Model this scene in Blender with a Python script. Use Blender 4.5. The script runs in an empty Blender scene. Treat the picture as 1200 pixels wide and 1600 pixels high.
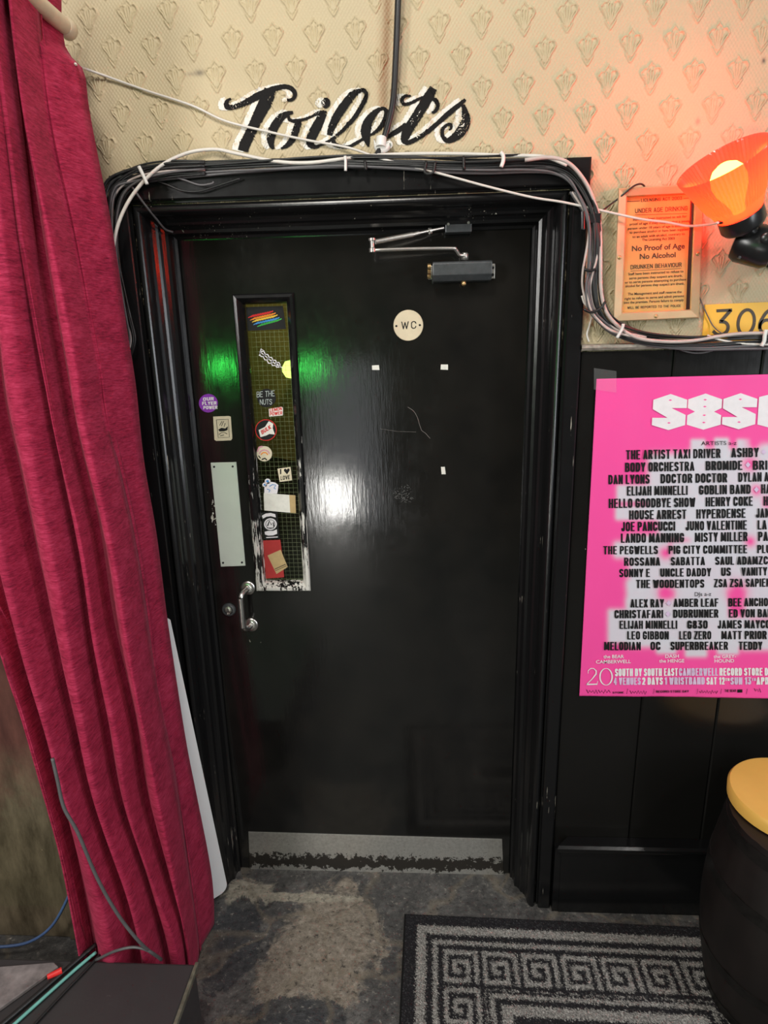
import bpy, bmesh, math, random
import numpy as np
from mathutils import Vector, Matrix

random.seed(7); rng = np.random.default_rng(7)
SC = bpy.context.scene
COL = SC.collection

# ------------------------------------------------------------------ camera
FPX = 1000.0
def _rot(p, yw, r):
    cp, sp = math.cos(p), math.sin(p)
    Ry = np.array([[math.cos(yw), math.sin(yw), 0], [-math.sin(yw), math.cos(yw), 0], [0, 0, 1]])
    M = np.array([[1, 0, 0], [0, -sp, -cp], [0, cp, -sp]])
    Rr = np.array([[math.cos(r), -math.sin(r), 0], [math.sin(r), math.cos(r), 0], [0, 0, 1]])
    return Rr @ M @ Ry
CM = _rot(*np.radians([15.27, 3.36, -1.38]))
CP = np.array([0.0, -1.72, 1.70])
cam = bpy.data.cameras.new('camera'); cam.sensor_fit = 'VERTICAL'; cam.sensor_height = 24.0
cam.lens = FPX / 1600 * 24.0; cam.clip_start = 0.02
cam_o = bpy.data.objects.new('camera', cam); COL.objects.link(cam_o)
cam_o.matrix_world = Matrix(((CM[0][0], -CM[1][0], -CM[2][0], CP[0]),
                             (CM[0][1], -CM[1][1], -CM[2][1], CP[1]),
                             (CM[0][2], -CM[1][2], -CM[2][2], CP[2]), (0, 0, 0, 1)))
SC.camera = cam_o
SC.view_settings.view_transform = 'Standard'; SC.view_settings.look = 'None'
SC.view_settings.gamma = 1.0; SC.view_settings.use_curve_mapping = False
SC.view_settings.exposure = 0.0

# ------------------------------------------------------------------ light
world = bpy.data.worlds.new('world'); SC.world = world; world.use_nodes = True
world.node_tree.nodes['Background'].inputs[0].default_value = (1.0, 0.97, 0.93, 1)
world.node_tree.nodes['Background'].inputs[1].default_value = 0.13
def area(name, loc, target, sx, sy, power, col):
    l = bpy.data.lights.new(name, 'AREA'); l.shape = 'RECTANGLE'; l.size = sx; l.size_y = sy
    l.energy = power; l.color = col
    o = bpy.data.objects.new(name, l); COL.objects.link(o); o.location = loc
    o.rotation_euler = (Vector(target) - Vector(loc)).to_track_quat('-Z', 'Y').to_euler()
    return o
area('window_daylight', (2.1, -2.6, 3.4), (-0.4, 0, 1.3), 0.5, 0.5, 26, (1.0, 0.97, 0.93))
area('ceiling_lamp', (-0.35, -1.7, 3.3), (-0.3, 0, 1.5), 0.5, 0.5, 27, (1.0, 0.95, 0.87))
area('bay_window', (-2.1, -2.7, 2.2), (-0.6, -0.3, 1.25), 0.45, 0.9, 54, (1.0, 0.98, 0.95))
area('side_window', (2.1, -1.7, 1.5), (-0.6, -0.1, 1.3), 0.35, 1.3, 20, (0.90, 0.95, 1.0))
# green disco lamp standing back in the room
gl = bpy.data.lights.new('green_stage_light', 'POINT'); gl.energy = 7; gl.color = (0.06, 1.0, 0.12); gl.shadow_soft_size = 0.08
glo = bpy.data.objects.new('green_stage_light', gl); COL.objects.link(glo); glo.location = (-0.88, -3.5, 1.47)
glo2 = glo.copy(); COL.objects.link(glo2); glo2.location = (-1.58, -3.5, 1.5)
# light in the lavatory corridor behind the door
area('corridor_light', (-0.1, 0.5, 2.3), (-0.5, 1.0, 1.2), 0.3, 0.3, 4.5, (1.0, 0.86, 0.52))

def ray(x, y): return CM.T @ np.array([(x - 600) / FPX, (y - 800) / FPX, 1.0])
def at(x, y, Y=0.0):
    d = ray(x, y); return CP + d * (Y - CP[1]) / d[1]
def atz(x, y, Z=0.0):
    d = ray(x, y); return CP + d * (Z - CP[2]) / d[2]

# ------------------------------------------------------------------ helpers
class MB:
    def __init__(s): s.v = []; s.f = []; s.c = None
    def add(s, V, F):
        n = len(s.v); s.v += [tuple(map(float, p)) for p in V]; s.f += [tuple(i + n for i in f) for f in F]; return s
    def box(s, a, b):
        x0, y0, z0 = a; x1, y1, z1 = b
        V = [(x0,y0,z0),(x1,y0,z0),(x1,y1,z0),(x0,y1,z0),(x0,y0,z1),(x1,y0,z1),(x1,y1,z1),(x0,y1,z1)]
        return s.add(V, [(0,3,2,1),(4,5,6,7),(0,1,5,4),(1,2,6,5),(2,3,7,6),(3,0,4,7)])
    def hexa(s, V):  # 8 corners bottom 4 then top 4
        return s.add(V, [(0,3,2,1),(4,5,6,7),(0,1,5,4),(1,2,6,5),(2,3,7,6),(3,0,4,7)])
    def tube(s, P, r, n=8, cap=True):
        P = [Vector(p) for p in P]; R = r if hasattr(r, '__len__') else [r] * len(P)
        rings = []; prev = None
        for i, p in enumerate(P):
            t = (P[min(i+1, len(P)-1)] - P[max(i-1, 0)])
            if t.length < 1e-9: t = Vector((0, 0, 1))
            t.normalize()
            if prev is None:
                u = t.orthogonal().normalized()
            else:
                u = (prev - t * prev.dot(t))
                if u.length < 1e-6: u = t.orthogonal()
                u.normalize()
            prev = u; w = t.cross(u)
            rings.append([p + (u * math.cos(2*math.pi*k/n) + w * math.sin(2*math.pi*k/n)) * R[i] for k in range(n)])
        V = [q for rg in rings for q in rg]; F = []
        for i in range(len(P) - 1):
            for k in range(n):
                F.append((i*n+k, i*n+(k+1) % n, (i+1)*n+(k+1) % n, (i+1)*n+k))
        if cap: F += [tuple(range(n))[::-1], tuple((len(P)-1)*n + k for k in range(n))]
        return s.add(V, F)
    def lathe(s, prof, c, axis=(0,0,1), n=32, cap=True, wob=None):
        a = Vector(axis).normalized(); u = a.orthogonal().normalized(); w = a.cross(u); c = Vector(c)
        V = []; F = []
        for i, (r, h) in enumerate(prof):
            for k in range(n):
                th = 2*math.pi*k/n; rr = r * (1 + (wob(i, k) if wob else 0))
                V.append(c + a*h + (u*math.cos(th) + w*math.sin(th))*rr)
        for i in range(len(prof)-1):
            for k in range(n):
                F.append((i*n+k, i*n+(k+1) % n, (i+1)*n+(k+1) % n, (i+1)*n+k))
        if cap: F += [tuple(range(n))[::-1], tuple((len(prof)-1)*n+k for k in range(n))]
        return s.add(V, F)
    def prism(s, P, d):      # polygon of 3-D points pushed along d
        n = len(P); d = Vector(d); P = [Vector(p) for p in P]
        return s.add(P + [p + d for p in P], [tuple(range(n))[::-1], tuple(range(n, 2*n))] + [(i, (i+1) % n, n+(i+1) % n, n+i) for i in range(n)])

def wloc(o):
    p = Vector((0, 0, 0))
    while o is not None: p = p + o.location; o = o.parent
    return p
def obj(name, mb, m, parent=None, smooth=False, colors=None, bevel=0, label=None):
    me = bpy.data.meshes.new(name)
    V = np.array(mb.v, dtype=float); 
    if parent is None:
        lo, hi = V.min(0), V.max(0); org = np.array([(lo[0]+hi[0])/2, (lo[1]+hi[1])/2, lo[2]])
        rel = org
    else:
        org = np.array(wloc(parent)); rel = None
    me.from_pydata((V - org).tolist(), [], mb.f)
    if colors is not None:
        at_ = me.color_attributes.new('Col', 'FLOAT_COLOR', 'POINT')
        c4 = np.ones((len(V), 4), dtype=np.float32); c4[:, :3] = colors
        at_.data.foreach_set('color', c4.ravel())
    if smooth:
        me.polygons.foreach_set('use_smooth', [True]*len(me.polygons))
    if m: me.materials.append(m)
    bm = bmesh.new(); bm.from_mesh(me); bmesh.ops.recalc_face_normals(bm, faces=bm.faces); bm.to_mesh(me); bm.free()
    o = bpy.data.objects.new(name, me); COL.objects.link(o)
    if parent is None: o.location = rel.tolist()
    else: o.parent = parent
    if smooth == 'angle':
        try: me.set_sharp_from_angle(angle=math.radians(40))
        except Exception: pass
    if bevel:
        b = o.modifiers.new('bevel', 'BEVEL'); b.width = bevel; b.segments = 2; b.limit_method = 'ANGLE'
    if label: o['label'] = label
    return o
def tag(o, label, cat, group=None, kind=None):
    o['label'] = label; o['category'] = cat
    if group: o['group'] = group
    if kind: o['kind'] = kind
    return o
def thing(name, label, cat, loc, group=None):
    o = bpy.data.objects.new(name, None); COL.objects.link(o); o.location = [float(x) for x in loc]; o.empty_display_size = .05
    return tag(o, label, cat, group)
def struct(o, label=None):
    o['kind'] = 'structure'
    if label: o['label'] = label
    return o

def smooth_path(P, n=10):
    P = [np.array(p, float) for p in P]; out = []
    Q = [2*P[0]-P[1]] + P + [2*P[-1]-P[-2]]
    for i in range(1, len(Q)-2):
        a, b, c, d = Q[i-1], Q[i], Q[i+1], Q[i+2]
        for k in range(n):
            t = k/n
            out.append(.5*((2*b)+(-a+c)*t+(2*a-5*b+4*c-d)*t*t+(-a+3*b-3*c+d)*t**3))
    out.append(P[-1]); return out

# ------------------------------------------------------------------ materials
def N(nt, typ, **kw):
    n = nt.nodes.new(typ)
    for k, v in kw.items():
        if k.startswith('i_'):
            n.inputs[int(k[2:]) if k[2:].isdigit() else k[2:].replace('_', ' ')].default_value = v
        else: setattr(n, k, v)
    return n
def L(nt, a, b): nt.links.new(a, b)
def newmat(name):
    m = bpy.data.materials.new(name); m.use_nodes = True
    nt = m.node_tree; return m, nt, nt.nodes['Principled BSDF']
def math_n(nt, op, a, b=None, clamp=False):
    n = N(nt, 'ShaderNodeMath', operation=op, use_clamp=clamp)
    for i, v in enumerate((a, b)):
        if v is None: continue
        if hasattr(v, 'is_linked') or hasattr(v, 'links'): L(nt, v, n.inputs[i])
        else: n.inputs[i].default_value = v
    return n.outputs[0]
def wpos(nt, scale=(1, 1, 1)):
    g = N(nt, 'ShaderNodeNewGeometry'); mp = N(nt, 'ShaderNodeMapping'); mp.inputs['Scale'].default_value = scale
    L(nt, g.outputs['Position'], mp.inputs['Vector']); return mp.outputs[0]
def noise(nt, vec, scale, detail=4, rough=.6, dist=0):
    n = N(nt, 'ShaderNodeTexNoise'); n.inputs['Scale'].default_value = scale; n.inputs['Detail'].default_value = detail
    n.inputs['Roughness'].default_value = rough; n.inputs['Distortion'].default_value = dist
    L(nt, vec, n.inputs['Vector']); return n.outputs['Fac']
def ramp(nt, fac, stops):
    r = N(nt, 'ShaderNodeValToRGB'); e = r.color_ramp.elements
    while len(e) < len(stops): e.new(.5)
    for i, (p, c) in enumerate(stops):
        e[i].position = p; e[i].color = (c[0], c[1], c[2], 1) if hasattr(c, '__len__') else (c, c, c, 1)
    L(nt, fac, r.inputs[0]); return r.outputs[0]
def mixc(nt, fac, a, b):
    n = N(nt, 'ShaderNodeMix', data_type='RGBA')
    for s, v in ((0, fac), (6, a), (7, b)):
        if hasattr(v, 'links'): L(nt, v, n.inputs[s])
        else: n.inputs[s].default_value = v if not hasattr(v, '__len__') else (*v[:3], 1)
    return n.outputs[2]
def bump(nt, bsdf, h, strength=.3, dist=.002):
    b = N(nt, 'ShaderNodeBump'); b.inputs['Strength'].default_value = strength; b.inputs['Distance'].default_value = dist
    L(nt, h, b.inputs['Height']); L(nt, b.outputs[0], bsdf.inputs['Normal'])
def plain(name, col, rough=.5, metal=0, var=.12, nscale=40, bmp=.1, spec=.5):
    m, nt, b = newmat(name)
    p = wpos(nt); f = noise(nt, p, nscale)
    c0 = [max(0, c*(1-var)) for c in col]; c1 = [min(1, c*(1+var)) for c in col]
    L(nt, ramp(nt, f, [(.3, c0), (.7, c1)]), b.inputs['Base Color'])
    b.inputs['Roughness'].default_value = rough; b.inputs['Metallic'].default_value = metal
    b.inputs['Specular IOR Level'].default_value = spec
    if bmp: bump(nt, b, f, bmp, .001)
    return m
def attr_mat(name, rough=.8, bmp=0, nscale=200, spec=.3):
    m, nt, b = newmat(name)
    a = N(nt, 'ShaderNodeAttribute', attribute_name='Col')
    f = noise(nt, wpos(nt), nscale)
    L(nt, mixc(nt, math_n(nt, 'MULTIPLY', f, .25), a.outputs['Color'], (0.02, .018, .015)), b.inputs['Base Color'])
    b.inputs['Roughness'].default_value = rough; b.inputs['Specular IOR Level'].default_value = spec
    if bmp: bump(nt, b, f, bmp, .001)
    return m
def chipped(name, base=(.007, .007, .0075), rough=.22, amount=.40, chip=(.55, .50, .42), vscale=(60, 60, 8), zlo=None, blob=None, bmp=.25, spec=.5):
    """black gloss paint with chips worn through to the cream undercoat"""
    m, nt, b = newmat(name)
    f1 = noise(nt, wpos(nt, vscale), 1.6, 6, .7)
    f2 = noise(nt, wpos(nt), 9, 3)
    s = math_n(nt, 'ADD', math_n(nt, 'MULTIPLY', f1, .75), math_n(nt, 'MULTIPLY', f2, .45))
    if zlo is not None:
        sep = N(nt, 'ShaderNodeSeparateXYZ'); L(nt, wpos(nt), sep.inputs[0])
        g = N(nt, 'ShaderNodeMapRange'); g.inputs[1].default_value = zlo[0]; g.inputs[2].default_value = zlo[1]
        g.inputs[3].default_value = zlo[2]; g.inputs[4].default_value = zlo[3]; L(nt, sep.outputs[2], g.inputs[0])
        s = math_n(nt, 'ADD', s, g.outputs[0])
    for (cx, cz, rx, rz, amt) in (blob or []):
        mp = N(nt, 'ShaderNodeMapping'); mp.inputs['Location'].default_value = (-cx/rx, 0, -cz/rz); mp.inputs['Scale'].default_value = (1/rx, 0, 1/rz)
        gg = N(nt, 'ShaderNodeNewGeometry'); L(nt, gg.outputs['Position'], mp.inputs['Vector'])
        ln = N(nt, 'ShaderNodeVectorMath', operation='LENGTH'); L(nt, mp.outputs[0], ln.inputs[0])
        k = math_n(nt, 'MULTIPLY', math_n(nt, 'SUBTRACT', 1.0, ln.outputs['Value'], True), amt)
        s = math_n(nt, 'ADD', s, k)
    mk = ramp(nt, s, [(1-amount, 0), (1-amount+.012, 1)])
    L(nt, mixc(nt, mk, base, chip), b.inputs['Base Color'])
    rf = noise(nt, wpos(nt), 14, 3)
    rr = N(nt, 'ShaderNodeMapRange'); rr.inputs[3].default_value = rough*.7; rr.inputs[4].default_value = rough*1.5; L(nt, rf, rr.inputs[0])
    L(nt, rr.outputs[0], b.inputs['Roughness'])
    b.inputs['Specular IOR Level'].default_value = spec
    st = noise(nt, wpos(nt, (90, 90, 7)), 1.0, 4)
    h = math_n(nt, 'SUBTRACT', st, mk)
    bump(nt, b, h, bmp, .0012)
    return m

M = {}
M['black_paint'] = chipped('black_gloss_paint', amount=.20)
M['black_frame'] = chipped('black_frame_paint', amount=.240, rough=.21, vscale=(110, 110, 3.5), bmp=.12, spec=.45)
M['bead'] = chipped('worn_bead_paint', amount=.26, rough=.2, vscale=(80, 80, 9), zlo=(.95, 1.60, .20, -.03), chip=(.62, .60, .56))
M['black_plastic'] = plain('black_plastic', (.012, .012, .013), .28, bmp=.02)
M['cable_black'] = plain('cable_black', (.014, .014, .015), .38, bmp=.02)
M['cable_grey'] = plain('cable_grey', (.10, .095, .10), .45, bmp=.02)
M['cable_pink'] = plain('cable_dirty_cream', (.50, .42, .39), .45, bmp=.02)
M['cable_white'] = plain('cable_white', (.66, .62, .57), .4, bmp=.02, var=.06)
M['tie_white'] = plain('tie_white', (.72, .71, .68), .4, bmp=.0, var=.05)
M['tie_black'] = plain('tie_black', (.01, .01, .01), .4, bmp=.0)
M['steel'] = plain('brushed_steel', (.62, .61, .58), .32, 1.0, .08, 60, .03)
M['alu'] = plain('satin_aluminium', (.66, .70, .64), .42, .55, .05, 8, .02)
M['closer'] = plain('closer_grey', (.075, .08, .085), .35, .3, .2, 60, .05)
M['closer_black'] = plain('closer_black', (.012, .012, .012), .4, 0, .2, 60, .05)
M['arm'] = plain('arm_steel', (.55, .53, .49), .35, .9, .15, 30, .03)
M['brass'] = plain('brass', (.62, .42, .20), .4, .9)
M['cream_disc'] = plain('cream_enamel', (.66, .56, .40), .35, 0, .08, 25, .02)
M['ink'] = plain('black_ink', (.012, .012, .013), .6, 0, .2, 80, 0, .15)
M['brown_ink'] = plain('brown_ink', (.05, .035, .02), .5, 0, .2, 80, 0)
M['white_print'] = plain('white_print', (.78, .74, .77), .6, 0, .04, 60, 0)
M['lilac_print'] = plain('lilac_print', (.64, .48, .68), .6, 0, .1, 90, 0)
M['white_panel'] = plain('white_laminate', (.88, .89, .90), .35, 0, .03, 6, .02)
M['yellow_top'] = plain('yellow_paint', (.82, .47, .10), .42, 0, .05, 8, .04)
M['barrel'] = plain('barrel_stain', (.008, .005, .0045), .5, 0, .35, 14, .2)
M['hoop'] = plain('hoop_iron', (.02, .018, .017), .45, .6, .3, 40, .1)
M['pole'] = plain('cream_pole', (.55, .47, .34), .45, 0, .1, 30, .05)
M['red_plastic'] = plain('red_plastic', (.75, .03, .03), .4, 0, .05, 40, 0)
M['teal'] = plain('teal_cable', (.16, .45, .40), .4, 0, .1, 40, 0)
M['blue'] = plain('blue_cable', (.08, .14, .30), .4, 0, .1, 40, 0)
M['sign_yellow'] = plain('yellow_sign', (.80, .44, .04), .4, 0, .04, 20, .02)
M['gold_frame'] = plain('gold_frame', (.60, .47, .28), .3, .45, .08, 20, .03)
M['gold_plate'] = plain('gold_plate', (.66, .42, .14), .36, .35, .08, 10, .02)
M['dark_strip'] = plain('dark_strip', (.03, .012, .015), .3, 0, .1, 20, 0)
M['paper_tan'] = plain('tan_paper', (.50, .36, .17), .7, 0, .1, 50, .05)
M['paper_cream'] = plain('cream_paper', (.66, .58, .42), .7, 0, .1, 50, .05)
M['paper_white'] = plain('white_paper', (.72, .70, .64), .7, 0, .08, 50, .05)
M['paper_red'] = plain('red_paper', (.40, .02, .02), .5, 0, .1, 50, .05)
M['st_black'] = plain('sticker_black', (.015, .015, .015), .6, 0, .1, 50, 0, .15)
M['st_purple'] = plain('sticker_purple', (.25, .045, .42), .6, 0, .1, 50, 0, .15)
M['st_red'] = plain('sticker_red', (.60, .03, .03), .6, 0, .1, 50, 0, .15)
M['st_orange'] = plain('sticker_orange', (.80, .25, .03), .6, 0, .1, 50, 0, .15)
M['st_yellow'] = plain('sticker_yellow', (.75, .5, .06), .6, 0, .1, 50, 0, .15)
M['st_blue'] = plain('sticker_blue', (.06, .25, .55), .6, 0, .1, 50, 0, .15)
M['st_green'] = plain('sticker_green', (.06, .45, .08), .6, 0, .1, 50, 0, .15)
M['st_grey'] = plain('sticker_grey', (.42, .47, .45), .6, 0, .1, 50, 0, .15)
M['st_pink'] = plain('sticker_pink', (.62, .30, .36), .6, 0, .1, 50, 0, .15)
M['wire'] = plain('glass_wire', (.55, .52, .40), .4, .5, .1, 50, 0)

# ------------------------------------------------------------------ text: a stroke alphabet with a flat pen
def arc(cx, cy, rx, ry, a0, a1, n=7):
    return [(cx+rx*math.cos(math.radians(a0+(a1-a0)*i/n)), cy+ry*math.sin(math.radians(a0+(a1-a0)*i/n))) for i in range(n+1)]
_O = arc(.5, .72, .5, .28, 0, 180, 8) + arc(.5, .28, .5, .28, 180, 360, 8); _O.append(_O[0])
_S = arc(.5, .75, .5, .25, 15, 180, 6) + [(0, .7), (.1, .6), (.9, .42), (1, .3)] + arc(.5, .25, .5, .25, 0, -165, 6)
G = {
 'A': (1, [[(0,0),(.5,1),(1,0)], [(.2,.28),(.8,.28)]]), 'B': (1, [[(0,0),(0,1)], [(0,1),(.6,1),(.92,.9),(.92,.62),(.6,.52),(0,.52)], [(.6,.52),(1,.42),(1,.1),(.6,0),(0,0)]]),
 'C': (1, [arc(.5,.72,.5,.28,0,180,6)+arc(.5,.28,.5,.28,180,360,6)]), 'D': (1, [[(0,0),(0,1),(.55,1),(1,.8),(1,.2),(.55,0),(0,0)]]),
 'E': (.85, [[(1,1),(0,1),(0,0),(1,0)], [(0,.52),(.85,.52)]]), 'F': (.82, [[(1,1),(0,1),(0,0)], [(0,.5),(.85,.5)]]),
 'G': (1, [arc(.5,.72,.5,.28,0,180,6)+arc(.5,.28,.5,.28,180,360,6)+[(1,.45),(.55,.45)]]), 'H': (1, [[(0,0),(0,1)], [(1,0),(1,1)], [(0,.5),(1,.5)]]),
 'I': (0, [[(.5,0),(.5,1)]]), 'J': (.7, [[(1,1),(1,.25)]+arc(.5,.25,.5,.25,0,-180,6)]), 'K': (1, [[(0,0),(0,1)], [(1,1),(.05,.45)], [(.25,.55),(1,0)]]),
 'L': (.75, [[(0,1),(0,0),(1,0)]]), 'M': (1.45, [[(0,0),(.05,1),(.5,.1),(.95,1),(1,0)]]), 'N': (1.05, [[(0,0),(0,1),(1,0),(1,1)]]),
 'O': (1, [_O]), 'P': (.95, [[(0,0),(0,1),(.6,1),(1,.88),(1,.58),(.6,.46),(0,.46)]]), 'Q': (1, [_O, [(.6,.25),(1,-.05)]]),
 'R': (1, [[(0,0),(0,1),(.6,1),(.97,.88),(.97,.6),(.6,.5),(0,.5)], [(.6,.5),(1,0)]]), 'S': (.95, [_S]), 'T': (.95, [[(0,1),(1,1)], [(.5,1),(.5,0)]]),
 'U': (1, [[(0,1),(0,.28)]+arc(.5,.28,.5,.28,180,360,6)+[(1,.28),(1,1)]]), 'V': (1, [[(0,1),(.5,0),(1,1)]]), 'W': (1.5, [[(0,1),(.25,0),(.5,.9),(.75,0),(1,1)]]),
 'X': (1, [[(0,0),(1,1)], [(0,1),(1,0)]]), 'Y': (1, [[(0,1),(.5,.45),(1,1)], [(.5,.45),(.5,0)]]), 'Z': (.95, [[(0,1),(1,1),(0,0),(1,0)]]),
 '0': (1, [_O]), '1': (.45, [[(0,.8),(1,1),(1,0)]]), '2': (.95, [arc(.5,.72,.48,.28,165,0,6)+[(.95,.58),(0,0),(1,0)]]),
 '3': (.95, [[(.02,1),(.95,1),(.4,.58),(.75,.52)]+arc(.5,.27,.5,.27,30,-165,7)]), '4': (1, [[(.75,0),(.75,1),(0,.3),(1,.3)]]),
 '6': (1, [[(.8,1),(.25,.65),(0,.3)], arc(.5,.3,.5,.3,0,360,12)]), '8': (.95, [arc(.5,.75,.42,.25,0,360,10), arc(.5,.25,.5,.25,0,360,10)]),
 '-': (.5, [[(0,.45),(1,.45)]]), '.': (.01, [[(.5,0),(.5,.02)]]), ',': (.01, [[(.5,.0),(.3,-.12)]]), ' ': (.55, []), "'": (.01, [[(.5,1),(.5,.85)]]),
 '<': (.7, [[(.5,.25),(1,.5),(.5,.75),(0,.5),(.5,.25)]]),
}
def hull(P):
    P = sorted(set(P)); 
    def half(Q):
        h = []
        for p in Q:
            while len(h) > 1 and (h[-1][0]-h[-2][0])*(p[1]-h[-2][1])-(h[-1][1]-h[-2][1])*(p[0]-h[-2][0]) <= 1e-12: h.pop()
            h.append(p)
        return h
    a = half(P); b = half(P[::-1]); return a[:-1]+b[:-1]
def glyph_polys(text, pw=.16, ph=.13, gw=.5, gap=.10):
    """polygons in em units (cap height 1) and the total width"""
    x = 0; polys = []
    for ch in text:
        w, strokes = G.get(ch, G[' '])
        if ch == ' ': x += gw*.55 + gap; continue
        W = w*gw if w > .05 else 0
        for st in strokes:
            Q = [(x + pw/2 + (px*W if W else 0), ph/2 + py*(1-ph)) for px, py in st]
            for a, b in zip(Q[:-1], Q[1:]):
                pts = []
                for q in (a, b): pts += [(q[0]+sx*pw/2, q[1]+sy*ph/2) for sx, sy in ((-1,-.6),(-1,.6),(1,-.6),(1,.6),(-.6,-1),(.6,-1),(-.6,1),(.6,1))]
                h = hull([(round(p, 5), round(q, 5)) for p, q in pts])
                if len(h) > 2: polys.append(h)
        x += W + pw + gap
    return polys, max(x - gap, .01)
def font_mesh(body, offset=0.0):
    c = bpy.data.curves.new('t', 'FONT'); c.body = body; c.resolution_u = 3; c.offset = offset
    o = bpy.data.objects.new('t', c); COL.objects.link(o)
    me = bpy.data.meshes.new_from_object(o.evaluated_get(bpy.context.evaluated_depsgraph_get()))
    V = [(v.co.x/.70, v.co.y/.70) for v in me.vertices]; F = [tuple(p.vertices) for p in me.polygons]
    bpy.data.objects.remove(o); bpy.data.meshes.remove(me); bpy.data.curves.remove(c)
    return V, F
def put_text(mb, body, xl, yl, xr, yr, cap, Y, mode='stroke', slant=0.0, upx=0.0, **kw):
    """set a line in pixels: baseline (xl,yl)-(xr,yr), cap height, onto the plane Y"""
    ux = np.array([xr-xl, yr-yl], float); 
    up = np.array([upx, -cap], float)
    def m(u, v, wd):
        p = np.array([xl, yl]) + ux*(u/wd) + up*v
        return at(p[0], p[1], Y)
    if mode == 'stroke':
        polys, wd = glyph_polys(body, **kw)
        for i, h in enumerate(polys): mb.add([m(u, v, wd)+np.array([0, -2.5e-5*(i % 6), 0]) for u, v in h], [tuple(range(len(h)))])
    else:
        V, F = font_mesh(body, kw.get('offset', 0.0))
        x0 = min(v[0] for v in V); wd = max(v[0] for v in V) - x0
        mb.add([m(u-x0, v, wd) for u, v in V], F)
    return mb
def px_poly(mb, P, Y, t=.0004):
    mb.prism([at(x, y, Y) for x, y in P], (0, t, 0)); return mb
def px_disc(mb, cx, cy, rx, ry, Y, t=.0004, n=28):
    return px_poly(mb, [(cx+rx*math.cos(2*math.pi*k/n), cy+ry*math.sin(2*math.pi*k/n)) for k in range(n)], Y, t)
def px_line(mb, P, w, Y):
    """flat drawn line, P in pixels, w width in pixels (number or list)"""
    P = [np.array(p, float) for p in P]; n = len(P); W = w if hasattr(w, '__len__') else [w]*n
    V = []
    for i in range(n):
        t = P[min(i+1, n-1)]-P[max(i-1, 0)]; t = t/(np.linalg.norm(t)+1e-9); nn = np.array([-t[1], t[0]])
        for s in (-.5, .5):
            q = P[i]+nn*W[i]*s; V.append(at(q[0], q[1], Y))
    mb.add(V, [(2*i, 2*i+1, 2*i+3, 2*i+2) for i in range(n-1)]); return mb

# ================================================================== STRUCTURE
YW = -0.10          # face of the wallpapered wall; the door leaf stands at Y = 0
XL, XR, ZT = -0.603, 0.276, 1.945   # door opening

# ---- embossed wallpaper relief
MOT = [  # strokes of one fan motif in millimetres above its tip, (points, half width, height)
 ([(0,0),(-5,7),(-10,15),(-11,18)], 1.3, 1.0), ([(0,0),(5,7),(10,15),(11,18)], 1.3, 1.0),
 ([(0,8),(0,48)], 1.1, 1.0), ([(-2.5,12),(-3.5,26),(-5.5,36),(-6.5,46),(-4,50)], 1.2, 1.1), ([(2.5,12),(3.5,26),(5.5,36),(6.5,46),(4,50)], 1.2, 1.1),
 ([(-5,14),(-8,26),(-12,35),(-16,40)], 1.2, 1.1), ([(5,14),(8,26),(12,35),(16,40)], 1.2, 1.1),
 ([(-8,19),(-13,29),(-19,36),(-22,42),(-21,46),(-18,46)], 1.4, 1.2), ([(8,19),(13,29),(19,36),(22,42)], 1.4, 1.2),
 ([(22,42),(21,46),(18,51),(15,52)], 2.1, 1.3), ([(-20,46),(-15,51),(-10,52),(-8,50)], 1.2, 1.0),
 ([(-8,51),(-6,56),(-3,58),(0,64),(3,58),(6,56),(8,51)], 1.1, 1.0), ([(15,52),(10,52),(8,50)], 1.1, 1.0),
]
ANC = at(266.6, 46.6, YW); TILT = math.radians(1.3); PX_, PZ_ = .0910, .0645
def relief(X, Z):
    dx, dz = X-ANC[0], Z-ANC[2]
    u = (dx*math.cos(TILT)+dz*math.sin(TILT)); v = (-dx*math.sin(TILT)+dz*math.cos(TILT))
    row = np.floor(v/PZ_); vv = (v-row*PZ_)*1000
    uu = u - np.where(np.mod(row, 2) == 1, PX_*.5, 0); uu = (uu-np.round(uu/PX_)*PX_)*1000
    h = np.zeros_like(X); near = np.abs(uu) < 26
    a, b = uu[near], vv[near]; hh = np.zeros_like(a)
    for P, w, amp in MOT:
        d2 = np.full_like(a, 1e9)
        for (x0, y0), (x1, y1) in zip(P[:-1], P[1:]):
            t = np.clip(((a-x0)*(x1-x0)+(b-y0)*(y1-y0))/((x1-x0)**2+(y1-y0)**2), 0, 1)
            d2 = np.minimum(d2, (a-x0-t*(x1-x0))**2+(b-y0-t*(y1-y0))**2)
        hh = np.maximum(hh, amp*np.exp(-d2/(w*w)*1.5))
    h[near] = hh
    g = .5+.5*np.cos(2*math.pi*X/.0078)*np.cos(2*math.pi*Z/.0115)
    return .0043*h + .0013*g*(1-np.clip(h, 0, 1))

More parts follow.
